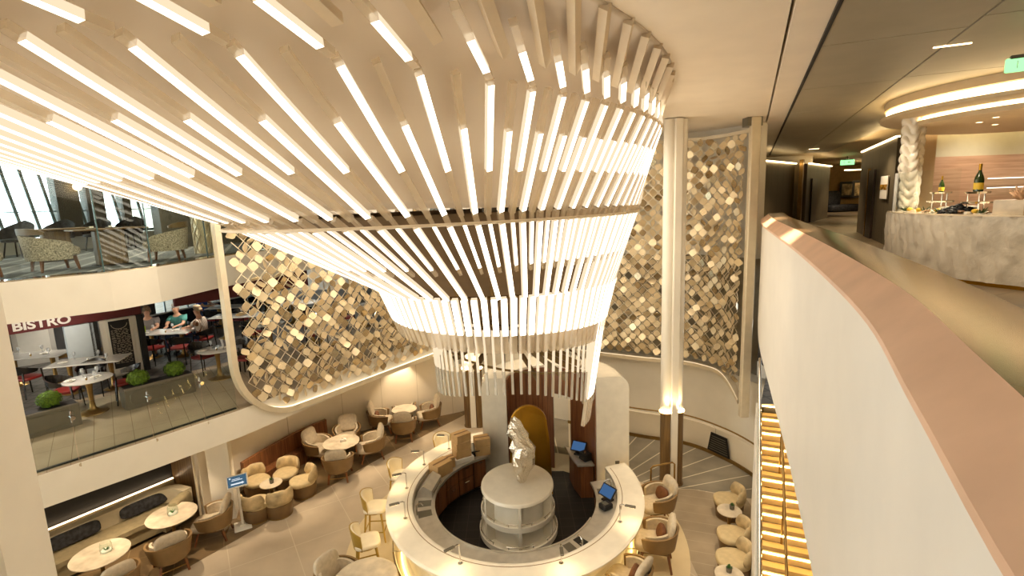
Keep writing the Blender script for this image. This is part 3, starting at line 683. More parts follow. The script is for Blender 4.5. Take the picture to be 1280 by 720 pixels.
# ---------------------------------------------------------------- white display stand with foil wrapped sculpture
t = thing('display_stand', 'round white display stand with two open shelf tiers in the middle of the bar', 'display stand', (-.04, 10.2, .02))
mb = MB(); mb.lathe([(0, 0), (.66, 0), (.74, .2), (0, .2)], 48, sy=1.1); obj('base', mb, M['grey_metal'], t)
mb = MB(); mb.lathe([(.60, .12), (.60, 1.22)], 40, sy=1.1); obj('core', mb, M['white'], t)
for z in (.20, .66):
    mb = MB(); k = .84 - (z - .2) * .11; mb.lathe([(.5, z), (k - .02, z), (k, z + .02), (k, z + .13), (k - .02, z + .14), (k - .035, z + .12), (k - .04, z + .05), (.5, z + .05)], 56, sy=1.1); sh = obj('shelf', mb, M['cream_gloss'], t)
    for a in range(12, 372, 60):
        mb = MB(); mb.tube([((k - .02) * cos(R(a + q)), (k - .02) * 1.1 * sin(R(a + q)), z + .19) for q in range(0, 44, 4)], .009, 6)
        for q in (3, 38): mb.cyl(((k - .02) * cos(R(a + q)), (k - .02) * 1.1 * sin(R(a + q)), z + .13), ((k - .02) * cos(R(a + q)), (k - .02) * 1.1 * sin(R(a + q)), z + .19), .009, n=6)
        obj('guard_rail', mb, M['chrome'], sh)
for i in range(6):
    a = R(60 * i + 32); mb = MB(); mb.bar((.5 * cos(a), .55 * sin(a), .74), (.79 * cos(a), .87 * sin(a), .74), .06, .98); obj('divider', mb, M['cream_gloss'], t)
mb = MB(); mb.lathe([(.5, 1.21), (.765, 1.21), (.772, 1.22), (.765, 1.275), (.755, 1.285), (.74, 1.29), (0, 1.29)], 64, sy=1.12); obj('top', mb, M['cream_gloss'], t)
rng = random.Random(21)
bm_rows = []; prof = [(.03, 0, 0), (.09, .07, .0), (.15, .22, .01), (.21, .42, .05), (.255, .62, .07), (.25, .80, .05), (.21, .95, .0), (.20, 1.10, -.05), (.165, 1.24, -.08), (.12, 1.36, -.11), (.05, 1.44, -.12)]
for j, (r, z, dx) in enumerate(prof):
    row = []; n = 13
    for i in range(n):
        a = 2 * PI * (i + .5 * (j % 2)) / n; k = r * rng.uniform(.74, 1.22)
        row.append((k * cos(a) + dx, k * .7 * sin(a), z + rng.uniform(-.035, .035)))
    bm_rows.append(row)
mb = MB()
for r0, r1 in zip(bm_rows, bm_rows[1:]):
    for i in range(13):
        j = (i + 1) % 13; mb.add([r0[i], r0[j], r1[i]], [(0, 1, 2)]); mb.add([r0[j], r1[j], r1[i]], [(0, 1, 2)])
mb.add(bm_rows[0], [tuple(range(12, -1, -1))]); mb.add(bm_rows[-1], [tuple(range(13))])
fm = mat('crumpled_foil', (226, 216, 198), .16, 1, var=.05, bump=1.0, bscale=24)
o = obj('foil_sculpture', mb, fm); o.location = (.06, 10.15, 1.33); tag(o, 'tall rock like sculpture wrapped in crumpled silver foil on the white display stand', 'sculpture')
w_ = o.modifiers.new('w', 'WELD'); w_.merge_threshold = .0005
# gold arch behind the stand
mb = MB(); prof = [(-.50, 0), (-.47, 1.4)] + [(.45 * cos(R(180 - q)), 1.85 + .52 * sin(R(q))) for q in range(0, 181, 12)] + [(.50, 1.4), (.55, 0)]
n = len(prof); V = [(x, .10 * x * x * 3 - .05, z) for x, z in prof] + [(x, .10 * x * x * 3 + .05, z) for x, z in prof]
mb.add(V, [tuple(range(n)), tuple(range(2 * n - 1, n - 1, -1))] + [(i, n + i, n + i + 1, i + 1) for i in range(n - 1)], 0)
o = obj('gold_arch_panel', mb, M['gold'], loc=(.28, 11.75, .02), bevel=.02); tag(o, 'tall gold arched panel with a rounded top behind the white display stand', 'panel')
# ---------------------------------------------------------------- pavilion behind the bar
pav = thing('pavilion', 'curved white pavilion with walnut lined inside and an arched doorway behind the bar', 'pavilion', (.8, 12.8, .012))
inn = smooth_path([(-.25, 12.6), (-.12, 12.95), (.35, 13.2), (.9, 13.15), (1.42, 12.75), (1.78, 12.2), (1.88, 11.55)], 6)
out = smooth_path([(-.88, 12.62), (-.78, 13.5), (.1, 14.25), (.98, 14.35), (1.62, 14.1), (2.5, 12.9), (2.66, 11.6)], 6)
po = Vector((.8, 12.8, .012))
ztop = [2.78 + .30 * (i / 36) for i in range(37)]
d0, d1 = 19, 24                                       # doorway between these stations
def pav_part(name, i0, i1, zb, m_):
    rows = [];
    for i in range(i0, i1 + 1):
        a, b = Vector(inn[i]), Vector(out[i]); zt = ztop[i]; row = [(a.x, a.y, zb), (a.x, a.y, zt - .02), (a.x + (b.x - a.x) * .03, a.y + (b.y - a.y) * .03, zt)]
        for q in range(0, 91, 15): p = a + (b - a) * (1 - .38 + .38 * sin(R(q))); row.append((p.x, p.y, zt - .3 + .3 * cos(R(q))))
        row.append((b.x, b.y, zb)); rows.append([tuple(Vector(p) - po) for p in row])
    mb = MB(); mb.grid([list(r) for r in zip(*rows)], 0, True); mb.add(rows[0], [tuple(range(len(rows[0]) - 1, -1, -1))]); mb.add(rows[-1], [tuple(range(len(rows[-1])))])
    mb.grid([[r[-1] for r in rows], [r[0] for r in rows]], 0); return obj(name, mb, m_, pav)
pav_part('shell', 0, d0, .0, M['cream_gloss']); pav_part('shell', d1, 36, .0, M['cream_gloss']); pav_part('lintel', d0, d1, 2.12, M['cream_gloss'])
for i0, i1, zb in ((1, d0, 0), (d1, 35, 0), (d0, d1, 2.14)):
    mb = MB(); mb.wall([(x - po.x, y - po.y) for x, y in inn[i0:i1 + 1]], zb, [q - .09 for q in ztop[i0:i1 + 1]], -.03, 0, True); obj('walnut_lining', mb, M['walnut'], pav)
mb = MB(); mb.cbox((1.55, -1.34, .98), (.1, .012, .08), .004); obj('small_plate', mb, M['grey_metal'], pav)
mb = MB(); mb.prism([(1.22, 12.55), (1.72, 12.15), (1.82, 11.55), (1.42, 11.55), (1.3, 12.0)], .86, .9); t = obj('service_shelf', mb, M['steel']); tag(t, 'steel service shelf on the right inside the pavilion', 'shelf')
mb = MB(); mb.prism([(1.32, 12.5), (1.70, 12.15), (1.80, 11.6), (1.5, 11.6), (1.38, 12.0)], .02, .86); obj('cabinet_front', mb, M['walnut'], t)
pos((1.52, 12.12, .9), R(-30), 'blue screen on the steel shelf on the right inside the pavilion', 'screen_blue', 45)
t = thing('service_machine', 'black service machine beside the blue screen inside the pavilion', 'machine', (1.64, 11.82, .9), R(-60)); mb = MB(); mb.cbox((0, 0, .1), (.26, .22, .2), .02); obj('body', mb, M['black'], t); mb = MB(); mb.cyl((.05, -.05, .2), (.05, -.05, .26), .03); obj('cap', mb, M['chrome'], t)
# ---------------------------------------------------------------- columns with uplights
M['glow'] = emit_mat('uplight', (1, .72, .38), 22)
def column(name, x, y, s, zw, rz, e):
    mb = MB()
    for k in (-1, 1): mb.lathe([(0, 0), (.17 * s, 0), (.17 * s, .05), (.15 * s, .05), (.15 * s, zw), (0, zw)], 24, (k * .165 * s, 0, 0))
    o = struct(name, mb, M['oak']); o.location = (x, y, 0); o.rotation_euler = (0, 0, rz)
    mb = MB(); mb.box((0, -.13 * s, 4.45), (.17 * s, .12 * s, 8.86)); obj('centre_strip', mb, M['white'], o)
    mb = MB()
    for k in (-1, 1):
        mb.lathe([(.135 * s, zw + .04), (.135 * s, 8.88)], 24, (k * .165 * s, 0.03, 0))
    obj('upper_shaft', mb, M['white'], o)
    for k in (-1, 1):
        mb = MB(); mb.lathe([(.135 * s, zw + .015), (.165 * s, zw + .015), (.165 * s, zw + .03), (.135 * s, zw + .03)], 24, (k * .17 * s, 0, 0)); obj('uplight_ring', mb, M['glow'], o)
        lamp('column_uplight', (x + k * .17 * s * cos(rz) + .05 * sin(rz), y + k * .17 * s * sin(rz) - .24 * s, zw + .02), e, 'SPOT', .03, (1, .72, .38), (x + k * .17 * s * cos(rz), y + k * .17 * s * sin(rz) - .17 * s, zw + 4), 70, .6)
    mb = MB(); mb.lathe([(.155 * s, zw - .02), (.165 * s, zw - .02), (.165 * s, zw), (.155 * s, zw)], 24, (-.17 * s, 0, 0)); mb.lathe([(.155 * s, zw - .02), (.165 * s, zw - .02), (.165 * s, zw), (.155 * s, zw)], 24, (.17 * s, 0, 0)); obj('collar', mb, M['brass'], o)
column('column_right', 3.83, 12.1, .92, 1.95, R(8), 26)
column('column_left', -1.38, 16.0, 1.0, 1.95, R(-4), 40)
# rail frame by the right column
mb = MB(); mb.tube([(3.08, 11.2, .012), (3.08, 11.2, .95), (3.12, 11.2, 1.0), (3.62, 11.35, 1.0), (3.68, 11.36, .95), (3.68, 11.36, .012)], .022, 8); tag(obj('guard_rail', mb, M['brass']), 'bronze hoop rail standing between the bar and the right column', 'rail')
# ---------------------------------------------------------------- hanging mesh screens
rs = random.Random(5)
def plate_mesh(mb, c, ux, uz, nrm, s, mi):
    """rounded diamond tile with thickness"""
    P = []
    for i in range(4):
        a = PI / 2 * i
        for da in (-.22, .22):
            k = s * .5 * .93; P.append(c + (ux * cos(a + da) + uz * sin(a + da)) * k)
    F_, B_ = [tuple(p + nrm * .004) for p in P], [tuple(p - nrm * .004) for p in P]
    mb.add(F_ + B_, [tuple(range(8)), tuple(range(15, 7, -1))] + [(i, i + 8, (i + 1) % 8 + 8, (i + 1) % 8) for i in range(8)], mi)
def screen(root, pt, L, z0f, ztop, p, keep, cnt=100, fill=.86):
    """pt(u) -> plan point and tangent; diamond lattice of pitch p"""
    o = Vector(root.location); plates = []; wires = MB(); nu = int(L / p) * 2; nz = int((ztop - 2.3) / p) * 2
    def node(i, j): u = i * p / 2; q, t = pt(u); return Vector((q[0], q[1], ztop - j * p / 2)), Vector((t[0], t[1], 0))
    ok = lambda i, j: 0 <= i <= nu and keep(i * p / 2, ztop - j * p / 2)
    for i in range(nu + 1):
        for j in range(nz + 1):
            if (i + j) % 2 or not ok(i, j): continue
            for di in (-1, 1):
                if ok(i + di, j + 1):
                    a, _ = node(i, j); b, _ = node(i + di, j + 1); wires.bar(a - o, b - o, .013, .013)
    for i in range(nu + 1):
        for j in range(nz + 1):
            if (i + j) % 2 == 0 or not ok(i, j): continue
            if rs.random() > fill: continue
            c, t = node(i, j); n = Vector((t.y, -t.x, 0)); c = c + n * .03
            ax = R(rs.gauss(0, 22)); az = R(rs.gauss(0, 20)); sp = R(rs.gauss(0, 9))
            ux = (t * cos(sp) + Vector((0, 0, 1)) * sin(sp)); uz = Vector((0, 0, 1)) * cos(sp) - t * sin(sp)
            n2 = (n + uz * math.tan(ax) + ux * math.tan(az)).normalized(); uz = (uz - n2 * uz.dot(n2)).normalized(); ux = uz.cross(n2) if uz.cross(n2).dot(t) > 0 else n2.cross(uz)
            plates.append((c - o, ux, uz, n2, p * rs.uniform(.74, .86), 0 if rs.random() < .72 else 1))
    obj('net', wires, M['wire'], root)
    cp = Vector((0, 0, 7.2)) - o
    plates.sort(key=lambda q: (q[0] - cp).length)
    mats = [M['champagne'], M['champagne2']]; rest = MB()
    for k, q in enumerate(plates):
        if k < cnt: mb = MB(); plate_mesh(mb, *q[:5], 0); obj('plate', mb, mats[q[5]], root)
        else: plate_mesh(rest, *q)
    r = obj('plates', rest, mats, root); r['kind'] = 'stuff'
A_, B_ = Vector((-5.78, 10.3)), Vector((-2.5, 15.95)); LD = (B_ - A_); LL = LD.length; LD.normalize()
sl = thing('mesh_screen', 'hanging screen of small gold plates at the left beside the bistro deck', 'screen', (A_.x, A_.y, 3.0))
o = Vector((A_.x, A_.y, 3.0))
zbot = lambda u: 2.72 - .035 * u
def cornerz(u): return zbot(u) + (1.35 - math.sqrt(max(0, 1.35 ** 2 - (1.35 - u) ** 2)) if u < 1.35 else 0)
path = [(0, 8.35), (0, 4.2)] + [(1.35 - 1.35 * cos(R(q)), zbot(1.35 - 1.35 * cos(R(q))) + 1.35 - 1.35 * sin(R(q))) for q in range(0, 91, 7)] + [(u, zbot(u)) for u in (2, 4, LL)]
P3 = [Vector((A_.x + LD.x * u, A_.y + LD.y * u, z)) - o for u, z in path]
mb = MB(); nv = Vector((LD.y, -LD.x, 0)); rows = []
for i, p in enumerate(P3):
    t = (P3[min(i + 1, len(P3) - 1)] - P3[max(i - 1, 0)]).normalized(); s_ = t.cross(nv).normalized()
    rows.append([tuple(p + nv * a + s_ * b) for a, b in ((-.07, -.06), (.07, -.06), (.07, .06), (-.07, .06))])
mb.grid(rows, 0, False, True); obj('frame', mb, M['frame'], sl)
mb = MB(); rows = []
for i, p in enumerate(P3[10:]):
    rows.append([tuple(p + nv * a + Vector((0, 0, b))) for a, b in ((.02, .062), (.05, .062), (.05, .075), (.02, .075))])
mb.grid(rows, 0, False, True); obj('frame_light', mb, M['frame_glow'], sl)
screen(sl, lambda u: ((A_.x + LD.x * u, A_.y + LD.y * u), (LD.x, LD.y)), LL, None, 8.2, .27, lambda u, z: .22 + rs.random() * .12 < u < LL - .05 and z > cornerz(u) + .2)
# right screen follows the curved wall
CR = [Vector(p) for p in smooth_path([(.4, 16.6), (1.5, 16.0), (3.7, 14.75), (4.85, 14.2), (5.45, 13.45), (5.72, 12.55)], 12)]
cl = [0]
for a, b in zip(CR, CR[1:]): cl.append(cl[-1] + (b - a).length)
def cpt(u):
    u = max(0, min(cl[-1] - 1e-3, u)); i = int(np.searchsorted(cl, u, side='right')) - 1; f = (u - cl[i]) / (cl[i + 1] - cl[i]); p = CR[i] + (CR[i + 1] - CR[i]) * f; t = (CR[i + 1] - CR[i]).normalized(); return (p.x, p.y), (t.x, t.y)
LR = cl[-1]
sr = thing('mesh_screen', 'hanging curved screen of small gold plates at the right beside the staircase', 'screen', (3.7, 14.75, 2.5))
o = Vector((3.7, 14.75, 2.5))
def zb2(u): return 2.5 if u < LR - 1.0 else 2.5 - .55 * ((u - LR + 1.0)) ** 2
mb = MB(); rows = []
for i in range(61):
    u = LR * i / 60; q, t = cpt(u); n = Vector((t[1], -t[0], 0)); p = Vector((q[0], q[1], zb2(u))) - o
    rows.append([tuple(p + n * a + Vector((0, 0, b))) for a, b in ((-.07, -.05), (.09, -.05), (.09, .05), (-.07, .05))])
mb.grid(rows, 0, False, True); obj('frame', mb, M['frame'], sr)
mb = MB(); mb.grid([[tuple(Vector(r[1]) + Vector((-.0, 0, .105))), tuple(Vector(r[2]) + Vector((0, 0, .012)))] for r in rows], 0); obj('frame_light', mb, M['frame_glow'], sr)
mb = MB(); rows = []
for i in range(61):
    u = LR * i / 60; q, t = cpt(u); n = Vector((t[1], -t[0], 0)); p = Vector((q[0], q[1], 8.62)) - o
    rows.append([tuple(p + n * a + Vector((0, 0, b))) for a, b in ((-.05, -.04), (.05, -.04), (.05, .04), (-.05, .04))])
mb.grid(rows, 0, False, True); obj('top_rail', mb, M['frame'], sr)
mb = MB(); q = Vector((5.72, 12.35, 0)) - o; mb.cbox((q.x, q.y, (1.62 + 8.9) / 2 - 2.5), (.22, .16, 8.9 - 1.62), .02); obj('post', mb, M['frame'], sr)
mb = MB(); mb.box((q.x - .02, q.y + .1, 8.80 - 2.5), (.34, .3, .2)); obj('post_cap', mb, M['grey_metal'], sr)
screen(sr, cpt, LR, None, 8.52, .275, lambda u, z: .1 < u < LR - .12 and z > zb2(u) + .16, fill=.95)
# ---------------------------------------------------------------- lounge furniture on the lower floor
def fin(o): return o
# low wrap-around armchair: faces +x
def make_armchair(label, group, tall=.86, lift=0):
    t = thing('lounge_armchair', label, 'armchair', (0, 0, 0), 0, group)
    mb = MB(); mb.shell(.365, .04, R(52), R(308), lambda q: .30 + .05 * abs(2 * q - 1), lambda q: .60 + .12 * (1 - abs(2 * q - 1)) ** .7, 30, 1.02, .98, 0, lean=.065); obj('shell', mb, M['tan'], t)
    mb = MB(); mb.shell(.345, .05, R(56), R(304), .40, lambda q: .62 + .11 * (1 - abs(2 * q - 1)) ** .7, 30, 1.0, .96, 0, k=3); obj('inner_padding', mb, M['cream_fabric'], t)
    mb = MB(); mb.sq((.05, 0, .36), (.72, .60, .17), .45, .4); obj('seat', mb, M['cream_fabric'], t)
    mb = MB(); mb.sq((0, 0, 0), (.13, .56, .50), .55, .6, n=22); b = obj('back_cushion', mb, M['cream_fabric'], t, (-.28, 0, .45 + (tall - .6) * .5 + .12), (0, R(-14), 0))
    mb = MB(); mb.box((0, 0, .265), (.5, .5, .03)); obj('seat_base', mb, M['tan_dark'], t)
    for x, y in ((.27, .25), (.27, -.25), (-.25, .22), (-.25, -.22)):
        mb = MB(); mb.bar((x * .9, y * .95, .28 + lift), (x * 1.2, y * 1.12, 0), .05, .035, w2=.035, h2=.03); obj('leg', mb, M['legwood'], t)
    mb = MB(); mb.bar((-.27, -.23, .14), (-.27, .23, .14), .02, .02); obj('stretcher', mb, M['brass'], t)
    if lift:
        for c in t.children:
            if not c.name.startswith('leg') and not c.name.startswith('stretcher'): c.location.z += lift
    return t
# tub chair on a round base, seat turned to +x
def make_tub(label, group):
    t = thing('tub_chair', label, 'chair', (0, 0, 0), 0, group)
    mb = MB(); mb.lathe([(0, 0), (.27, 0), (.28, .03), (.315, .30), (.30, .33), (0, .33)], 32); obj('base', mb, M['tan_dark'], t)
    mb = MB(); mb.lathe([(.272, 0), (.285, 0), (.285, .02), (.275, .02)], 32); obj('plinth_ring', mb, M['brass'], t)
    mb = MB(); mb.sq((.03, 0, .37), (.62, .60, .15), .8, .5, n=26); obj('seat', mb, M['velvet_seat'], t)
    mb = MB(); n = 26; rows = []
    for j in range(13):
        f = 2 * PI * j / 12; row = []
        for i in range(n + 1):
            q = i / n; a = R(105 + 150 * q); e = min(1, (1 - abs(2 * q - 1)) * 4 + .02) ** .5
            hz_ = .17 * e; zc = .50 + .04 * e; r = .30 + .055 * cos(f) * e
            row.append((r * cos(a), r * sin(a), zc + hz_ * math.copysign(abs(sin(f)) ** .7, sin(f))))
        rows.append(row)
    mb.grid(rows, 0, True); obj('backrest', mb, M['velvet'], t); return t
def make_stool(label, group):
    t = thing('bar_stool', label, 'stool', (0, 0, 0), 0, group)
    mb = MB(); mb.sq((.02, 0, .72), (.50, .48, .12), .5, .5); obj('seat', mb, M['stool_cream'], t)
    mb = MB(); mb.shell(.245, .02, R(112), R(248), .66, lambda q: 1.0 + .10 * (1 - (2 * q - 1) ** 2), 22, 1.0, 1.02, 0, k=5, lean=.05); obj('back_shell', mb, M['stool_gold'], t)
    mb = MB(); mb.shell(.226, .03, R(114), R(246), .72, lambda q: 1.0 + .09 * (1 - (2 * q - 1) ** 2), 22, 1.0, 1.02, 0, k=5, lean=.05); obj('back_pad', mb, M['stool_cream'], t)
    mb = MB(); mb.lathe([(0, .655), (.22, .655), (.235, .68), (0, .68)], 24); obj('seat_pan', mb, M['stool_gold'], t)
    for x, y in ((1, 1), (1, -1), (-1, 1), (-1, -1)):
        mb = MB(); mb.bar((.16 * x, .16 * y, .66), (.23 * x, .22 * y, 0), .034, .034, w2=.024, h2=.024); obj('leg', mb, M['stool_gold'], t)
    mb = MB(); k = .21
    for p, q in (((k, -k), (k, k)), ((k, k), (-k, k)), ((-k, k), (-k, -k)), ((-k, -k), (k, -k))): mb.bar((*p, .24), (*q, .24), .018, .018)
    obj('foot_ring', mb, M['stool_gold'], t); return t
def make_table(label, r, h, group, mtop, base='brass', sx=1):
    t = thing('lounge_table', label, 'table', (0, 0, 0), 0, group)
    mb = MB(); mb.lathe([(0, h - .03), (r - .02, h - .03), (r, h - .018), (r, h - .006), (r - .006, h), (0, h)], 48, sx=sx); obj('tabletop', mb, mtop, t)
    mb = MB(); mb.lathe([(.04, .02), (.035, h - .25), (.07, h - .05), (.16, h - .03)], 20); obj('stem', mb, M[base], t)
    mb = MB(); mb.lathe([(0, 0), (r * .55, 0), (r * .55, .012), (.06, .035), (0, .04)], 32); obj('foot', mb, M[base], t); return t
FZ = .004
def place(first, x, y, rz, label, z=FZ, used=set()):
    if first.name not in used:
        used.add(first.name); first.location = (x, y, z); first.rotation_euler = (0, 0, rz); first['label'] = label; return first
    return dup(first, (x, y, z), rz, label)
def face(x, y, tx, ty): return math.atan2(ty - y, tx - x)
# centrepieces
def cloche(x, y, z, label):
    t = thing('glass_vase', label, 'vase', (x, y, z), 0, 'plants in glass on the booth tables')
    mb = MB(); mb.lathe([(.095, .0), (.105, .06), (.10, .14), (.085, .2), (.084, .2), (.098, .14), (.103, .06), (.094, .003)], 24); obj('vase_glass', mb, M['glass'], t)
    mb = MB(); mb.lathe([(0, 0), (.09, 0), (.085, .035), (0, .04)], 20); obj('pebbles', mb, M['paper'], t)
    mb = MB(); rr = random.Random(int(x * 100))
    for i in range(16):
        a = rr.uniform(0, 6.28); mb.bar((0, 0, .03), (.06 * cos(a), .06 * sin(a), .03 + rr.uniform(.02, .07)), .02, .006, w2=.003, h2=.002)
    obj('succulent', mb, M['plant'], t)
def pot(x, y, z, label, group=None):
    t = thing('potted_succulent', label, 'plant', (x, y, z), 0, group); mb = MB(); mb.lathe([(0, 0), (.045, 0), (.055, .09), (.048, .09), (0, .07)], 16); obj('pot', mb, M['grey_metal'], t)
    mb = MB(); rr = random.Random(int(y * 100))
    for i in range(22):
        a = rr.uniform(0, 6.28); e = rr.uniform(.3, 1); mb.bar((0, 0, .075), (.07 * e * cos(a), .07 * e * sin(a), .09 + .07 * (1.1 - e)), .024, .008, w2=.003, h2=.002)
    obj('leaves', mb, M['plant'], t)
# booth
def along(path, u):
    return path
sofa = thing('booth_sofa', 'long taupe banquette sofa curving along the black booth wall', 'sofa', (-9.2, 9.6, FZ))
so = Vector((-9.2, 9.6, FZ))
bpth = smooth_path([(-11.3, 7.45), (-9.68, 9.8), (-8.85, 11.0), (-8.5, 11.42), (-8.15, 11.52), (-7.75, 11.38)], 10)
loc = lambda P: [(x - so.x, y - so.y) for x, y in P]
mb = MB(); mb.wall(loc(bpth), .08, .36, -.72, 0, True); obj('seat_base', mb, M['sofa'], sofa)
mb = MB(); mb.wall(loc(bpth), .36, .46, -.76, 0, True); obj('seat_cushion', mb, M['sofa'], sofa, bevel=.03)
M['sofa_back'] = mat('pale_sofa_back', (196, 184, 156), .8, var=.06, bump=.1)
mb = MB(); mb.wall(loc(bpth), .46, .80, -.2, 0, True); obj('backrest', mb, M['sofa_back'], sofa, bevel=.05)
mb = MB(); e = loc(bpth)[-1]; mb.sq((e[0] - .05, e[1] - .38, .62), (.24, .62, .36), .5); obj('end_arm', mb, M['sofa'], sofa)
mb = MB(); mb.wall(loc(offs(bpth[:-6], -.05)), 0, .08, -.55, 0, True); obj('plinth', mb, M['black'], sofa)
for (x, y, a, lb) in ((-9.36, 9.90, 55, 'long charcoal cushion on the sofa by the nearer booth table'), (-8.62, 10.98, 55, 'long charcoal cushion on the sofa by the farther booth table')):
    mb = MB(); mb.sq((0, 0, 0), (.95, .13, .30), .18, .5, n=24); o = obj('bolster_cushion', mb, M['charcoal'], loc=(x, y, .63), rot=(R(-16), 0, R(a))); tag(o, lb, 'cushion', 'cushions on the booth sofa')
tb = make_table('', .49, .72, 'round booth tables', M['marble'])
place(tb, -8.19, 9.15, 0, 'round pale booth table nearest the big white pillar'); place(tb, -7.60, 10.40, 0, 'round pale booth table nearest the tablet kiosk')
cloche(-8.12, 9.22, .72 + FZ, 'glass vase with a succulent on the table nearest the big white pillar'); cloche(-7.58, 10.42, .72 + FZ, 'glass vase with a succulent on the table nearest the tablet kiosk')
ac = make_armchair('', 'low armchairs at the booth tables')
for x, y, tx, ty, lb in ((-7.62, 8.72, -8.2, 9.15, 'tan backed armchair at the table nearest the big white pillar, seen from behind'),
    (-7.18, 9.62, -7.7, 10.2, 'tan backed armchair seen from behind at the table nearest the tablet kiosk'), (-6.86, 10.62, -7.6, 10.45, 'tan armchair in side view between the table and the tablet kiosk'),
    (-8.55, 8.35, -8.3, 9.1, 'tan armchair half hidden behind the big white pillar')):
    place(ac, x, y, face(x, y, tx, ty), lb)
# kiosk
t = thing('tablet_kiosk', 'white tablet kiosk on a thin post beside the tub chairs', 'kiosk', (-6.42, 10.98, FZ), R(30))
mb = MB(); mb.cbox((0, 0, .012), (.36, .42, .024), .008); mb.cbox((0, 0, .04), (.12, .1, .05), .008); obj('base', mb, M['paper'], t)
mb = MB(); mb.cbox((0, 0, .56), (.055, .04, 1.04), .008); obj('post', mb, M['paper'], t)
mb = MB(); mb.cbox((0, 0, 0), (.44, .30, .03), .012); s = obj('tablet_frame', mb, M['paper'], t, (0, -.03, 1.14), (R(48), 0, 0))
mb = MB(); mb.box((0, 0, .0165), (.38, .24, .003)); d = obj('screen', mb, emit_mat('kiosk_screen', (.05, .10, .15), .5), s)
mb = MB(); mb.prism([(-.13, -.075), (.09, -.075), (.09, -.09), (.14, -.06), (.09, -.03), (.09, -.045), (-.13, -.045)], .0185, .0195)
mb.box((0, .02, .019), (.22, .014, .001)); mb.box((-.02, .05, .019), (.16, .012, .001)); mb.lathe([(0, .0185), (.018, .0185), (.018, .0195), (0, .0195)], 12, (-.14, .08, 0)); obj('screen_arrow', mb, emit_mat('kiosk_white', (.9, .95, 1), .38), s)
# wood back panel by the wall and the tub chair group
mb = MB(); bw = [(x + .2, y - .22) for x, y in WL[4:16]]; mb.wall(bw, FZ, .86, .10, 0, True); mb.wall([(x, y) for x, y in bw], FZ, .40, -.28, 0, True); o = obj('banquette_panel', mb, M['walnut']); tag(o, 'dark walnut back panel standing against the pale wall behind the tub chairs', 'panel')
tub = make_tub('', 'tub chairs round the small table on the left')
cxx, cyy = -6.12, 11.88
for x, y, lb in ((-6.72, 12.35, 'tub chair beside the white column, in front of the walnut panel'), (-6.10, 12.68, 'tub chair facing us in front of the far end of the walnut panel'), (-5.48, 12.25, 'tub chair at the right of the small round table, in side view'),
    (-6.22, 11.28, 'tub chair seen from behind just right of the tablet kiosk'), (-5.75, 11.42, 'tub chair seen from behind with its ruffled back towards us')):
    place(tub, x, y, face(x, y, cxx, cyy), lb)
st = make_table('', .26, .55, None, M['marble'])
place(st, cxx, cyy, 0, 'small round white table in the middle of the five tub chairs'); pot(cxx + .02, cyy, .55 + FZ, 'small succulent on the table between the five tub chairs')
# two groups of armchairs along the left wall
t1 = make_table('', .50, .70, None, M['marble']); place(t1, -4.95, 13.70, 0, 'round marble table in the middle of the first group of four armchairs')
t = thing('napkin_holder', 'small white holder on the marble table of the first armchair group', 'holder', (-4.9, 13.72, .70 + FZ), .4); mb = MB(); mb.cbox((0, 0, .035), (.16, .10, .07), .006); obj('holder', mb, M['paper'], t); mb = MB(); mb.box((0, 0, .08), (.12, .02, .04)); obj('napkins', mb, M['white'], t)
ga = make_armchair('', 'armchairs of the first wall group', .92)
for x, y, lb in ((-5.72, 13.98, 'armchair on the left of the marble table, back to the wall'), (-5.12, 14.72, 'cream armchair facing us behind the marble table'), (-4.22, 14.05, 'armchair on the right of the marble table, in side view'), (-4.82, 12.98, 'armchair seen from behind in front of the marble table')):
    place(ga, x, y, face(x, y, -4.95, 13.75), lb)
gb = make_armchair('', 'armchairs of the far wall group', 1.02)
t2 = make_table('', .40, .70, None, M['marble']); place(t2, -3.62, 16.02 - .1, 0, 'round table nearly hidden among the far group of four armchairs')
for i, (x, y, lb) in enumerate(((-4.38, 15.83, 'far group armchair on the left with a rust pillow'), (-3.78, 16.62 - .05, 'far group armchair facing us with a tall ruffled back'), (-2.88, 16.18, 'far group armchair on the right with a rust pillow'), (-3.52, 15.22, 'far group armchair seen from behind with a pleated back'))):
    a = face(x, y, -3.62, 15.95); place(gb, x, y, a, lb)
    if i < 3:
        mb = MB(); mb.sq((0, 0, 0), (.12, .36, .26), .5, .7); o = obj('throw_pillow', mb, M['rust'], loc=(x - .10 * cos(a), y - .10 * sin(a), .56), rot=(0, R(-18), a)); tag(o, 'rust pillow on the far group armchair ' + ('on the left', 'facing us', 'on the right')[i], 'pillow', 'rust pillows of the far wall group')
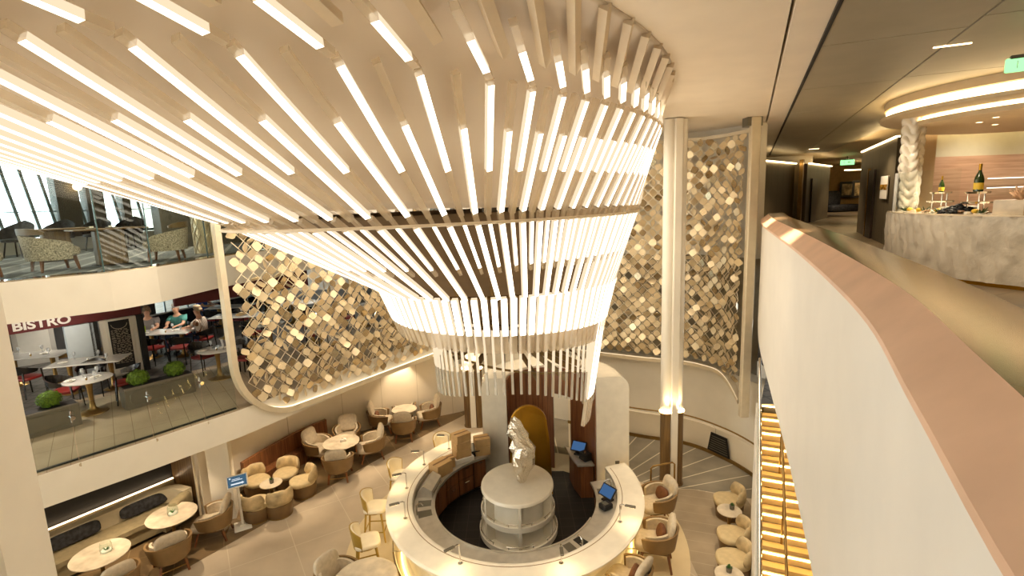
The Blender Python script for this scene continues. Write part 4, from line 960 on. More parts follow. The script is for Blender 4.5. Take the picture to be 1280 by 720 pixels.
# bar stools and bar armchairs
bs = make_stool('', 'cream bar stools along the left of the bar')
for d, r, lb in ((128, 3.02, 'cream bar stool farthest back, only its back showing above the bar'), (157, 3.02, 'cream bar stool second from the back on the left of the bar'), (180, 3.06, 'cream bar stool third from the back on the left of the bar'), (200, 3.12, 'cream bar stool nearest us on the left of the bar')):
    x, y, _ = bp(r, d, 0); place(bs, x, y, R(d + 180), lb, .012)
ba = make_armchair('', 'lounge armchairs on the right side of the bar', .84, .13)
for i, (x, y, lb) in enumerate(((3.04, 10.5, 'beige armchair nearest the right column beside the bar'), (2.64, 9.22, 'beige armchair in the middle of the three at the right of the bar'), (1.86, 8.16, 'beige armchair nearest us of the three at the right of the bar'))):
    a = math.atan2(BAR[1] - y, BAR[0] - x) + R(8); place(ba, x, y, a, lb, .012)
    mb = MB(); mb.sq((0, 0, 0), (.12, .34, .28), .5, .7); o = obj('throw_pillow', mb, M['rust'], loc=(x - .10 * cos(a), y - .10 * sin(a), .73), rot=(0, R(-20), a + R(12))); tag(o, 'rust pillow on the ' + ('armchair nearest the right column', 'middle armchair at the right of the bar', 'nearest armchair at the right of the bar')[i], 'pillow', 'rust pillows at the bar')
# right wall tub chairs
tr_ = make_tub('', 'velvet tub chairs along the staircase wall')
for x, y, lb in ((4.72, 10.72, 'velvet tub chair farthest along the staircase wall'), (4.32, 9.50, 'velvet tub chair in the middle by the staircase wall'), (4.02, 8.80, 'velvet tub chair with its back turned, second nearest by the staircase wall'), (3.48, 7.6, 'velvet tub chair nearest us by the staircase wall')):
    place(tr_, x, y, R(170), lb, .0035)
s2 = make_table('', .25, .55, 'small side tables by the staircase wall', M['marble'])
place(s2, 4.45, 10.08, 0, 'small white side table between the two farther tub chairs', .0035); place(s2, 3.66, 8.2, 0, 'small white side table nearest us by the staircase wall', .0035)
pot(4.52, 10.12, .5535, 'succulent on the farther side table by the stairs'); pot(3.68, 8.26, .5535, 'succulent on the nearer side table by the stairs')
# bottom centre table and chair
t3 = make_table('', .56, .72, None, M['marble']); place(t3, -2.78, 8.22, 0, 'round marble table at the bottom edge left of the bar', .0)
c3 = make_armchair('', None, .80); place(c3, -3.35, 8.5, face(-3.35, 8.5, -2.78, 8.2), 'tan armchair at the bottom edge beside the round marble table', 0)
# handrail and wall vent on the right
mb = MB(); hr = [(x - .10, y - .16) for x, y in lw[2:]]; mb.tube([(x, y, .98) for x, y in hr] + [(hr[-1][0], hr[-1][1], .3)], .022, 8); hrl = obj('wall_handrail', mb, M['brass']); tag(hrl, 'bronze handrail curving along the pale wall on the right', 'handrail')
for i in range(3, len(hr), 5):
    mb = MB(); mb.cyl((hr[i][0], hr[i][1], .97), (lw[2:][i][0], lw[2:][i][1] + .02, .9), .014, n=6); obj('bracket', mb, M['brass'], hrl)
vp = Vector(lw[-15]); vt = (Vector(lw[-14]) - vp).normalized(); va = math.atan2(vt.y, vt.x)
t = thing('wall_vent', 'dark grey vent panel low on the pale wall right of the column', 'vent', (vp.x + .07 * vt.y, vp.y - .07 * vt.x, .12), va)
mb = MB(); mb.add([(-.36, -.02, 0), (.36, -.02, 0), (.26, -.02, .55), (-.26, -.02, .55), (-.36, .0, 0), (.36, .0, 0), (.26, .0, .55), (-.26, .0, .55)], [(0, 1, 2, 3), (7, 6, 5, 4), (0, 4, 5, 1), (1, 5, 6, 2), (2, 6, 7, 3), (3, 7, 4, 0)]); obj('vent_panel', mb, M['black'], t)
mb = MB()
for k in range(7): mb.box((0, -.026, .07 + .065 * k), (.6 - .026 * k, .012, .02))
obj('louvre', mb, M['grey_metal'], t)
# staircase at the right
S0 = Vector((4.82, 9.64)); sd = Vector((-.407, -.913)).normalized(); sn = Vector((-sd.y, sd.x)) * 1
if sn.x < 0: sn = -sn
sta = thing('staircase', 'straight staircase with glowing yellow steps beside the white parapet wall', 'staircase', (S0.x, S0.y, 0)); so = Vector((S0.x, S0.y, 0)); NS = 18; rise = 3.1 / NS; run = .262
M['step_dark'] = mat('taupe_step_carpet', (150, 122, 80), .9, var=.1); M['step_light'] = mat('pale_step', (206, 176, 120), .4, var=.03)
for k in range(NS):
    z1 = 3.1 - rise * k; a = sd * run * (k); b = sd * run * (k + 1); w = sn * 1.5
    q = [a, b, b + w, a + w]
    mb = MB(); mb.prism([tuple(p) for p in q], max(0.0, z1 - rise - .16), z1 - rise); st_ = obj('step', mb, M['step_light'], sta)
    mb = MB(); e = [a + sd * .15, b - sd * .015, b - sd * .015 + w, a + sd * .15 + w]; mb.prism([tuple(p) for p in e], z1 - rise, z1 - rise + .004); obj('tread_carpet', mb, M['step_dark'], st_)
    mb = MB(); e = [a + sd * .001, a + sd * .012, a + sd * .012 + w, a + sd * .001 + w]; mb.prism([tuple(p) for p in e], z1 - .045, z1 - .02); obj('nosing_light', mb, emit_mat('step_led', (1, .62, .2), 12) if k == 0 else bpy.data.materials['step_led'], st_)
wl = [tuple(-sn * .06 + sd * (run * k - .02)) for k in range(NS + 1)]
mb = MB(); mb.wall(wl, 0, [3.1 - rise * k for k in range(NS + 1)], -.05 if True else 0); obj('stringer', mb, M['white'], sta)
mb = MB(); mb.wall([tuple(-sn * .075 + sd * (run * k)) for k in range(NS + 1)], [3.16 - rise * k for k in range(NS + 1)], [4.0 - rise * k for k in range(NS + 1)], -.012); obj('glass_side', mb, M['glass_green'], sta)
mb = MB(); mb.tube([tuple(-sn * .075 + sd * (run * k)) + (4.02 - rise * k,) for k in range(NS + 1)], .024, 8); obj('handrail', mb, M['chrome'], sta)
mb = MB(); mb.tube([tuple(sn * .28 + sd * (run * k)) + (3.85 - rise * k,) for k in range(-1, NS + 1)], .022, 8); obj('handrail', mb, M['brass'], sta)
for k in range(0, NS, 4):
    mb = MB(); p = sn * .28 + sd * run * k; mb.cyl((p.x, p.y, 3.1 - rise * (k + 1)), (p.x, p.y, 3.85 - rise * k), .014, n=6); obj('baluster', mb, M['brass'], sta)
slab('floor_stair_landing', [(4.80, 9.66), (6.35, 9.3), (9, 13), (9, 20), (6.9, 16), (6.45, 12.6)], 2.7, 3.1, M['bistro_floor'])
mb = MB(); mb.wall([(4.86, 9.8), (6.42, 12.5)], 0, 2.7, -.05); struct('wall_stair_side', mb, M['white'])
t4 = make_table('', .4, .72, None, M['marble']); place(t4, 6.9, 14.0, 0, 'round table in the gap behind the post at the top of the stairs', 3.1)
# ---------------------------------------------------------------- bistro on the left deck
BA, BD = Vector((-11.96, 10.82)), Vector((2.2, 2.7)).normalized(); BN = Vector((BD.y, -BD.x)); brz = math.atan2(BD.y, BD.x); BZ = 3.104
def fp(s, off=0): q = BA + BD * s + BN * off; return (q.x, q.y)
sg = thing('bistro_sign', 'maroon sign band with white capital letters over the bistro entrance', 'sign', (*fp(1.4), 4.62), brz)
mb = MB(); mb.box((-.6, 0, .39), (5.2, .12, .78)); obj('band', mb, M['red'], sg)
def text(name, body, size, m_, parent, loc, rot=(PI / 2, 0, 0), ext=.008, bold=0):
    c = bpy.data.curves.new(name, 'FONT'); c.body = body; c.size = size; c.extrude = ext; c.offset = bold; c.align_x = 'CENTER'; c.align_y = 'CENTER'
    c.materials.append(m_); q_ = bpy.data.objects.new(name, c); COL.objects.link(q_); bpy.context.view_layer.update()
    me = bpy.data.meshes.new_from_object(q_.evaluated_get(bpy.context.evaluated_depsgraph_get())); bpy.data.objects.remove(q_)
    t_ = bpy.data.objects.new(name, me); COL.objects.link(t_); t_.parent = parent; t_.location = loc; t_.rotation_euler = rot; return t_
bpy.context.view_layer.update()
tt = text('lettering', 'BISTRO', .27, mat('sign_white', (226, 222, 214), .5, var=0), sg, (.04, -.068, .15), bold=.008)
tt.scale = (1.18, 1, 1)
mb = MB(); mb.box((0, 0, .39), (3.9, .12, .78)); struct('trim_13', mb, M['red'], loc=(-7.9, 15.3, 4.72), rot=(0, 0, R(52)))
t = thing('low_partition', 'low dark partition with a thin white top behind the seated bistro guests', 'partition', (-11.75, 19.3, BZ), R(68)); mb = MB(); mb.cbox((0, 0, .31), (4.0, .1, .62), .01); obj('panel', mb, M['charcoal'], t); mb = MB(); mb.cbox((0, 0, .64), (4.1, .16, .04), .008); obj('top_rail', mb, M['paper'], t)
lamp('sign_fill', (*fp(1.6, 1.3), 5.35), 28, 'SPOT', .05, (1, .9, .75), (*fp(1.4), 4.85), 110, .8)  # added lamp without a fixture, brightens the sign letters
# facade piers
mb = MB(); mb.box((0, 0, .75), (.55, .2, 1.5)); struct('wall_facade_glass', mb, mat('bright_pilaster', (206, 216, 222), .4, var=.02), loc=(*fp(2.08), BZ), rot=(0, 0, brz))
mb = MB(); mb.box((0, 0, .75), (.16, .2, 1.5)); mb.box((.98, 0, .75), (.14, .2, 1.5)); struct('trim_5', mb, M['black'], loc=(*fp(2.36), BZ), rot=(0, 0, brz))
bd = thing('menu_board', 'tall white framed chalkboard menu with rows of chalk writing at the bistro entrance', 'menu board', (*fp(2.88), BZ), brz)
mb = MB(); mb.cbox((0, 0, .75), (.80, .1, 1.5), .02); mb.cbox((0, -.055, .75), (.58, .02, 1.42), .01); obj('panel', mb, M['white'], bd)
mb = MB(); mb.box((0, -.07, .83), (.44, .012, 1.24)); obj('slate', mb, M['black'], bd)
mb = MB(); rr = random.Random(3)
mb.tube([(.17 * cos(R(q)), -.078, 1.36 + .13 * sin(R(q))) for q in range(180, 361, 15)], .008, 5)
for i in range(21):
    x = -.19; z_ = 1.20 - i * .043
    while x < .17:
        w_ = rr.uniform(.03, .09); mb.box((x + w_ / 2, -.077, z_ + rr.uniform(-.006, .006)), (w_, .003, .014)); x += w_ + rr.uniform(.012, .04)
obj('chalk_lettering', mb, mat('chalk', (176, 166, 148), .9, var=0), bd)
mb = MB(); mb.box((0, 0, .9), (.9, .1, 1.8)); obj_ = struct('door_1', mb, mat('white_door', (196, 192, 184), .5, var=.02), loc=(-13.6, 14.35, BZ), rot=(0, 0, R(38)))
mb = MB(); mb.cbox((0, -.055, .95), (.68, .02, 1.5), .008); obj('door_panel', mb, M['paper'], obj_)
mb = MB(); mb.wall([(-17.0, 12.2), (-13.9, 14.6), (-11.6, 16.3)], 3.1, 5.5, .15); struct('wall_bistro', mb, mat('grey_bistro_wall', (92, 92, 92), .5, var=.04))
mb = MB(); mb.wall([(-16.98, 12.1), (-13.9, 14.48), (-11.6, 16.18)], 3.1, 3.22, .1); struct('baseboard_bistro', mb, M['brass'])
# boxwood planters
M['boxwood'] = mat('boxwood', (96, 128, 20), .7, var=.35, scale=26)
M['planter'] = mat('grey_planter', (112, 104, 90), .5, var=.04)
def planter(x, y, L, rz, lb):
    t = thing('planter_box', lb, 'planter', (x, y, 3.10), rz); mb = MB(); h = .46; a, b = L / 2, .17
    mb.cbox((0, 0, h / 2), (L, .36, h), .01); obj('trough', mb, M['planter'], t)
    for sy in (-1,):
        mb = MB(); c = .07; P = [(-a + .10 + c, .08), (a - .10 - c, .08), (a - .10, .08 + c), (a - .10, h - .08 - c), (a - .10 - c, h - .08), (-a + .10 + c, h - .08), (-a + .10, h - .08 - c), (-a + .10, .08 + c)]
        mb.tube([(q[0], -.182, q[1]) for q in P], .008, 4, True); obj('panel_moulding', mb, M['grey_metal'], t)
    mb = MB(); mb.box((0, 0, h), (L - .05, .3, .012)); obj('soil', mb, M['black'], t)
def boxwood(x, y, z, r, lb):
    mb = MB(); rr = random.Random(int(x * 77 + y * 31)); n = 900
    mb.lathe([(0.01, -r * .6), (r * .6, -r * .5), (r * .85, 0), (r * .6, r * .55), (.01, r * .72)], 14, mi=0)
    for i in range(n):
        v_ = Vector((rr.gauss(0, 1), rr.gauss(0, 1), rr.gauss(0, .9) + .2)).normalized(); c = v_ * r * rr.uniform(.86, 1.04); c.z *= .82
        u_ = v_.orthogonal().normalized(); u_.rotate(Matrix.Rotation(rr.uniform(0, 6.28), 3, v_)); w_ = v_.cross(u_); s_ = rr.uniform(.014, .03); tl = v_ * rr.uniform(-.3, .6) * s_
        mb.add([tuple(c - u_ * s_), tuple(c + w_ * s_ * .5 + tl), tuple(c + u_ * s_ + tl), tuple(c - w_ * s_ * .5)], [(0, 1, 2, 3)], 0)
    o = obj('boxwood_ball', mb, M['boxwood'], loc=(x, y, z)); return tag(o, lb, 'shrub', 'clipped boxwood balls')
prz = math.atan2(1.05, .85)
planter(-7.97, 11.12, 1.35, prz, 'long grey planter box with two boxwood balls behind the glass balustrade'); boxwood(-8.2, 10.86, 3.70, .21, 'clipped boxwood ball at the left end of the long planter'); boxwood(-7.76, 11.42, 3.70, .21, 'clipped boxwood ball at the right end of the long planter')
planter(-9.22, 9.48, 1.25, prz, 'grey planter box half hidden behind the big white pillar'); boxwood(-9.12, 9.70, 3.70, .20, 'clipped boxwood ball next to the big white pillar')
# bistro chairs and tables
M['chair_black'] = mat('black_lacquer', (20, 17, 15), .25, var=.05, coat=.3); M['red_seat'] = mat('red_leather', (128, 28, 22), .4, var=.06)
bc = thing('bistro_chair', '', 'chair', (0, 0, 0), 0, 'black bistro chairs with red seats')
mb = MB(); mb.sq((.02, 0, .45), (.46, .46, .08), .5, .5, n=18, k=8); obj('seat', mb, M['red_seat'], bc)
mb = MB(); mb.shell(.27, .025, R(75), R(285), lambda q: .60 - .02 * (1 - abs(2 * q - 1)), lambda q: .66 + .16 * (1 - abs(2 * q - 1)) ** .8, 18, 1, 1, 0, k=3, lean=.03); obj('backrest', mb, M['chair_black'], bc)
for x, y in ((.2, .2), (.2, -.2), (-.2, .18), (-.2, -.18)):
    mb = MB(); mb.bar((x * .95, y, .63 if x > 0 else .62), (x * 1.15, y * 1.1, 0), .03, .03, w2=.02, h2=.02); obj('leg', mb, M['chair_black'], bc)
bt = thing('bistro_table', '', 'table', (0, 0, 0), 0, 'round bistro tables with gold tulip bases')
M['table_white'] = mat('polished_white_top', (206, 204, 198), .12, var=.05, coat=.3)
mb = MB(); mb.lathe([(0, .715), (.41, .715), (.43, .725), (.43, .735), (.42, .742), (0, .742)], 40); obj('tabletop', mb, M['table_white'], bt)
mb = MB(); mb.lathe([(.27, 0), (.265, .012), (.12, .045), (.06, .10), (.042, .25), (.05, .5), (.065, .62), (.07, .715)], 28); obj('pedestal', mb, M['brass'], bt)
lt = thing('bistro_long_table', '', 'table', (0, 0, 0), 0, 'long bistro tables')
mb = MB(); mb.cbox((0, 0, .73), (1.5, .72, .03), .01); obj('tabletop', mb, M['table_white'], lt)
for x in (-.42, .42):
    mb = MB(); mb.lathe([(.22, 0), (.21, .012), (.10, .04), (.05, .1), (.04, .3), (.06, .715)], 24, (x, 0, 0)); obj('pedestal', mb, M['brass'], lt)
T1 = [(-8.97, 10.49, 'round bistro table nearest the glass, between the two planters'), (-7.37, 12.48, 'round bistro table just left of the gold screen frame'), (-7.3, 15.2, 'round bistro table farther back beyond the gold screen frame'),
      (-6.2, 15.6, 'round bistro table seen through the left screen, nearest its middle'), (-5.2, 17.6, 'round bistro table seen through the left screen near its right end'), (-5.4, 14.2, 'round bistro table seen low through the left screen')]
for x, y, lb in T1: place(bt, x, y, 0, lb, BZ)
T2 = [(-10.05, 11.88, R(14), 'long bistro table behind the nearest round table, in front of the chalkboard'), (-12.0, 12.55, R(10), 'long bistro table beside the big white pillar'), (-10.02, 14.62, R(3), 'long bistro table with the seated guests'),
      (-9.0, 16.6, R(5), 'long bistro table behind the guest in the striped shirt'), (-10.1, 18.3, R(5), 'long bistro table far behind the guests'), (-9.6, 20.8, R(5), 'long bistro table at the far left behind the guests'), (-7.6, 18.6, R(5), 'long bistro table far back right of the guests')]
for x, y, r_, lb in T2: place(lt, x, y, r_, lb, BZ)
CH = [(-9.62, 10.62, 20, 'black chair at the left of the nearest round table'), (-8.62, 11.08, 220, 'black chair at the right of the nearest round table'), (-9.75, 11.55, -70, 'black chair between the nearest round table and the long table'),
      (-11.35, 11.62, 80, 'black chair nearest the big white pillar'), (-8.0, 12.9, -20, 'black chair at the left of the round table by the screen frame'), (-7.15, 13.2, 240, 'black chair behind the round table by the screen frame'), (-6.75, 12.6, 170, 'black chair right of the round table by the screen frame, behind the frame'),
      (-9.95, 13.9, 85, 'black chair seen from behind in front of the seated guests'), (-9.2, 13.9, 100, 'black chair behind the right hand planter ball'), (-10.80, 15.08, 298, 'black chair of the guest in grey'), (-10.11, 15.43, 275, 'black chair of the guest in the tie dye shirt'), (-9.06, 14.82, 180, 'black chair of the guest in the striped shirt'),
      (-8.2, 16.3, 190, 'empty black chair behind the guest in stripes'), (-7.9, 15.3, 0, 'black chair left of the farther round table'), (-7.2, 17.7, 90, 'black chair far back beyond the farther round table'), (-10.0, 20.0, 90, 'black chair far left behind the guests'), (-10.3, 17.5, 90, 'black chair in front of the far long table'),
      (-9.3, 17.4, 265, 'black chair between the two far long tables'), (-6.6, 16.3, 260, 'black chair seen through the screen by the middle round table'), (-5.8, 14.9, 240, 'black chair seen low through the left screen'), (-5.6, 17.0, 60, 'black chair seen through the right end of the left screen')]
for x, y, a, lb in CH: place(bc, x, y, R(a), lb, BZ)
# table settings
gl = thing('drinking_glass', '', 'glass', (0, 0, 0), 0, 'stemmed glasses on the bistro tables')
mb = MB(); mb.lathe([(.032, 0), (.03, .005), (.006, .01), (.006, .07), (.03, .10), (.036, .14), (.03, .18), (.027, .178), (.033, .14), (.02, .105), (0, .1)], 12); obj('bowl', mb, mat('table_glass', (225, 228, 230), .05, var=0, alpha=.35), gl)
pl = thing('side_plate', '', 'plate', (0, 0, 0), 0, 'white side plates on the bistro tables')
mb = MB(); mb.lathe([(0, 0), (.06, 0), (.10, .015), (.10, .018), (.06, .006), (0, .006)], 20); obj('plate', mb, M['paper'], pl)
mb = MB(); mb.sq((0, 0, .02), (.10, .05, .03), .5); obj('napkin', mb, M['paper'], pl)
sh = thing('salt_shaker', '', 'shaker', (0, 0, 0), 0, 'shakers on the bistro tables')
mb = MB(); mb.lathe([(0, 0), (.018, 0), (.02, .05), (0, .055)], 10); obj('jar', mb, M['brass'], sh); mb = MB(); mb.lathe([(.019, .05), (.015, .075), (0, .078)], 10); obj('cap', mb, M['chrome'], sh)
names = ['on the nearest round table', 'on the round table by the screen frame', 'on the farther round table beyond the frame', 'on the long table in front of the chalkboard', 'on the long table by the white pillar', 'on the table of the seated guests', 'on the long table behind the guests']
spots = [T1[0], T1[1], T1[2], T2[0], T2[1], T2[2], T2[3]]
TZ = BZ + .743; rr = random.Random(9)
for i, s_ in enumerate(spots):
    x, y = s_[0], s_[1]; lng = i >= 3
    for k, (dx, dy, w_) in enumerate(((.22, -.08, 'right'), (-.2, .12, 'left'), (.02, .24, 'back'))):
        if lng: dx *= 2.2
        place(gl, x + dx, y + dy, 0, 'stemmed glass at the %s edge %s' % (w_, names[i]), TZ)
    for k, (dx, dy, w_) in enumerate(((-.24, -.12, 'left'), (.12, .12, 'back'))):
        if lng: dx *= 2.0
        place(pl, x + dx, y + dy - .05, rr.uniform(0, 3), 'white plate with napkin at the %s %s' % (w_, names[i]), TZ)
    place(sh, x + .07, y - .12, 0, 'small brass shaker standing ' + names[i], TZ)
t = thing('drink_bottle', 'yellow green drink in a tall glass in front of the guest in grey', 'drink', (-10.55, 14.5, TZ)); mb = MB(); mb.lathe([(0, 0), (.035, 0), (.04, .2), (0, .2)], 14); obj('drink', mb, mat('green_drink', (150, 170, 40), .2, var=.1), t); mb = MB(); mb.lathe([(.037, 0), (.043, .24), (.041, .24), (.035, .004)], 14); obj('tumbler', mb, M['glass'], t)
# glass balustrade along the bistro deck
gb_ = [Vector(p) for p in EL[1:5]]; gs = [0]
for a, b in zip(gb_, gb_[1:]): gs.append(gs[-1] + (b - a).length)
def gpt(s):
    i = max(0, min(len(gs) - 2, int(np.searchsorted(gs, s, side='right')) - 1)); f = (s - gs[i]) / (gs[i + 1] - gs[i]); return gb_[i] + (gb_[i + 1] - gb_[i]) * f
bal = thing('glass_balustrade', 'clear glass balustrade with small steel fittings along the bistro deck edge', 'balustrade', (gb_[1].x, gb_[1].y, 3.1)); bo_ = Vector((gb_[1].x, gb_[1].y, 3.1))
cutp = [0, 1.35, 2.1, 3.0, 4.1, 5.0, gs[-1]]
for a, b in zip(cutp, cutp[1:]):
    pts = [gpt(a + .01)] + [gb_[i] for i in range(1, 3) if a < gs[i] < b] + [gpt(b - .01)]
    mb = MB(); mb.wall([(p.x - bo_.x - .06, p.y - bo_.y + .05) for p in pts], -.02, .98, .014); obj('glass_pane', mb, M['glass'], bal)
    c = gpt(a + .01); q = (c.x - bo_.x - .05, c.y - bo_.y + .04)
    for z_ in (.78, -.05):
        mb = MB(); mb.cyl((q[0] + .05, q[1] - .04, z_), (q[0] - .05, q[1] + .04, z_), .035, n=12); mb.cyl((q[0] - .04, q[1] + .03, z_ - .1), (q[0] - .04, q[1] + .03, z_ + .1), .012, n=6); obj('fitting', mb, M['chrome'], bal)
mb = MB(); mb.wall([(p[0] - .1, p[1] + .08) for p in EL[1:5]], 3.1, 3.12, .06); struct('trim_6', mb, M['black'])
# ---------------------------------------------------------------- people
M['skin'] = mat('skin', (206, 158, 128), .5, var=.04); M['hair_white'] = mat('white_hair', (222, 218, 210), .8, var=.1, scale=40); M['hair_grey'] = mat('grey_blond_hair', (150, 128, 98), .8, var=.15, scale=40)
M['denim'] = mat('denim', (46, 62, 92), .8, var=.08)
def person(label, loc, rz, shirt, pants, hair, long_hair=False, z=BZ, arm=((.18, -.24, .80), (.42, -.12, .80))):
    """seated figure facing +x; body grown over a skeleton as one skin"""
    t = thing('person', label, 'person', (*loc, z), rz)
    def grow(name, V, E, rad, m_, sub=2, root=0):
        me = bpy.data.meshes.new(name); me.from_pydata(V, E, []); me.materials.append(m_); o = bpy.data.objects.new(name, me); COL.objects.link(o); o.parent = t
        k = o.modifiers.new('skin', 'SKIN'); k.use_smooth_shade = True
        for i, r in enumerate(rad): me.skin_vertices[0].data[i].radius = r if isinstance(r, tuple) else (r, r)
        me.skin_vertices[0].data[root].use_root = True
        q = o.modifiers.new('sub', 'SUBSURF'); q.levels = q.render_levels = sub; return o
    (ex, ey, ez), (hx, hy, hz_) = arm
    V = [(0, 0, .52), (-.03, 0, .72), (-.02, 0, .92), (0, 0, 1.06), (.02, 0, 1.14), (.05, 0, 1.22), (.05, 0, 1.33)]
    E = [(0, 1), (1, 2), (2, 3), (3, 4), (4, 5), (5, 6)]; rad = [(.17, .13), (.15, .12), (.17, .12), (.11, .09), (.055, .055), (.085, .095), (.078, .09)]
    for s_ in (-1, 1):
        b = len(V); V += [(-.01, .19 * s_, 1.00), (ex, -ey * s_, ez + .02), (hx - .05, -hy * s_, hz_), (hx + .03, -hy * s_, hz_)]
        E += [(2, b), (b, b + 1), (b + 1, b + 2), (b + 2, b + 3)]; rad += [.066, .046, .033, (.04, .02)]
        f = len(V)
        for q in range(5):
            g = len(V); sp = (q - 2) * .018; V += [(hx + .08 - .012 * abs(q - 2), -hy * s_ + sp, hz_ - .005), (hx + .115 - .015 * abs(q - 2), -hy * s_ + sp * 1.2, hz_ - .02)]; E += [(b + 3, g), (g, g + 1)]; rad += [.009, .007]
        b = len(V); V += [(.05, .10 * s_, .50), (.46, .12 * s_, .53), (.44, .12 * s_, .10), (.58, .13 * s_, .045)]
        E += [(0, b), (b, b + 1), (b + 1, b + 2), (b + 2, b + 3)]; rad += [.10, .065, .045, .04]
    body = grow('body', V, E, rad, M['skin'])
    V = [(0, 0, .56), (-.03, 0, .74), (-.02, 0, .92), (0, 0, 1.06)]; E = [(0, 1), (1, 2), (2, 3)]; rad = [(.19, .16), (.18, .155), (.19, .145), (.105, .09)]
    for s_ in (-1, 1):
        b = len(V); V += [(-.01, .20 * s_, 1.0), (ex * .7, -ey * s_, ez + .08)]; E += [(2, b), (b, b + 1)]; rad += [.085, .068]
    grow('shirt', V, E, rad, shirt)
    V = [(-.02, 0, .50)]; E = []; rad = [(.18, .15)]
    for s_ in (-1, 1):
        b = len(V); V += [(.08, .10 * s_, .51), (.46, .12 * s_, .53), (.44, .12 * s_, .14)]; E += [(0, b), (b, b + 1), (b + 1, b + 2)]; rad += [.12, .085, .065]
    grow('trousers', V, E, rad, pants)
    for s_ in (-1, 1):
        mb = MB(); mb.sq((.53, .13 * s_, .045), (.27, .10, .09), .6); obj('shoe', mb, M['black'], t)
    mb = MB(); mb.sq((.025, 0, 1.36 if not long_hair else 1.31), (.215, .20, .20 if not long_hair else .28), .9, .8, n=18); mb.v = [(x - (.035 if z_ < 1.36 else 0), y, z_) for x, y, z_ in mb.v]; obj('hair', mb, hair, t)
    mb = MB(); mb.sq((.142, 0, 1.275), (.03, .026, .045), .8); obj('nose', mb, M['skin'], t)
    for s_ in (-1, 1):
        mb = MB(); mb.sq((.128, .035 * s_, 1.305), (.014, .022, .012), .9); obj('eye', mb, M['black'], t)
        mb = MB(); mb.sq((.04, .098 * s_, 1.27), (.045, .018, .06), .8); obj('ear', mb, M['skin'], t)
    mb = MB(); mb.sq((.132, 0, 1.232), (.012, .05, .010), .9); obj('mouth', mb, mat('lips', (160, 90, 80), .5, var=0) if 'lips' not in bpy.data.materials else bpy.data.materials['lips'], t)
    return t
tie = mat('tie_dye', (70, 136, 128), .8, var=.3, scale=5); nt = tie.node_tree
stripe = lines_mat('striped_shirt', (222, 210, 194), (120, 78, 52), 'y', .055, .018, rough=.8)
person('guest in a grey top seated behind the left end of the bistro table', (-10.77, 15.02), R(-62), mat('grey_top', (128, 120, 116), .8), M['denim'], M['hair_grey'], True)
person('guest with white hair and teal tie dye shirt facing us across the bistro table', (-10.12, 15.36), R(-85), tie, M['denim'], M['hair_white'])
person('guest in a striped shirt seated at the right of the bistro table', (-9.13, 14.82), R(180), stripe, M['denim'], M['hair_grey'])
person('guest in a bright blue top far behind the others in the bistro', (-11.1, 18.3), R(0), mat('blue_top', (24, 78, 170), .8), M['denim'], M['hair_grey'])
# ---------------------------------------------------------------- lounge on the upper left deck
LZ = 6.195
M['boucle'] = mat('speckled_fabric', (206, 190, 166), .9, var=.4, scale=45, bump=.3, bscale=120)
lc = thing('lounge_chair', '', 'armchair', (0, 0, 0), 0, 'speckled armchairs in the upper lounge')
mb = MB(); mb.shell(.40, .07, R(62), R(298), .22, lambda q: .50 + .20 * (1 - abs(2 * q - 1)) ** .6, 28, 1.0, 1.0, 0, k=5, lean=.05); obj('shell', mb, M['boucle'], lc)
mb = MB(); mb.shell(.46, .10, R(115), R(245), .70, lambda q: .74 + .08 * (1 - (2 * q - 1) ** 4), 20, 1.0, 1.0, 0, k=3); obj('top_roll', mb, M['tan_dark'], lc)
mb = MB(); mb.sq((.06, 0, .36), (.66, .62, .20), .5, .5); obj('seat', mb, M['boucle'], lc)
for x, y in ((.25, .24), (.25, -.24), (-.24, .22), (-.24, -.22)):
    mb = MB(); mb.bar((x, y, .27), (x * 1.15, y * 1.15, 0), .055, .055, w2=.03, h2=.03); obj('leg', mb, M['legwood'], lc)
for x, y, a, lb in ((-8.75, 9.95, 58, 'speckled armchair nearest the left edge of the upper lounge, back towards us'), (-9.35, 9.0, 60, 'speckled armchair cut by the left frame edge in the upper lounge'), (-7.5, 11.35, 200, 'speckled armchair at the right end of the upper lounge behind the glass')): place(lc, x, y, R(a), lb, LZ)
ut = thing('lounge_table', '', 'table', (0, 0, 0), 0, 'rounded tables in the upper lounge')
mb = MB(); mb.cbox((0, 0, .735), (1.25, .78, .03), .012); obj('tabletop', mb, M['tan_dark'], ut)
mb = MB(); mb.cbox((0, 0, .36), (.5, .34, .72), .03); obj('pedestal', mb, M['oak'], ut)
mb = MB(); mb.cbox((0, 0, .01), (.62, .46, .02), .008); obj('foot', mb, M['black'], ut)
for x, y, a, lb in ((-8.25, 10.75, 50, 'rounded brown table between the speckled armchairs in the upper lounge'), (-10.6, 12.2, 50, 'rounded brown table farther back in the upper lounge')): place(ut, x, y, R(a), lb, LZ)
for x, y, lb in ((-8.45, 10.6, 'white saucer on the nearer upper lounge table, left of two'), (-8.25, 10.85, 'white saucer on the nearer upper lounge table, right of two')):
    t = thing('saucer', lb, 'saucer', (x, y, LZ + .751)); mb = MB(); mb.lathe([(0, 0), (.07, 0), (.10, .018), (.07, .008), (0, .006)], 20); obj('plate', mb, M['paper'], t); mb = MB(); mb.lathe([(.03, .008), (.04, .05), (.036, .05), (.028, .012)], 16); obj('cup', mb, M['paper'], t)
dc = thing('shell_chair', '', 'chair', (0, 0, 0), 0, 'dark shell chairs along the lounge windows')
mb = MB(); mb.shell(.34, .03, R(80), R(280), .42, lambda q: .62 + .34 * (1 - abs(2 * q - 1)) ** .7, 18, 1, 1, 0, k=3, lean=.06); obj('shell', mb, M['charcoal'], dc)
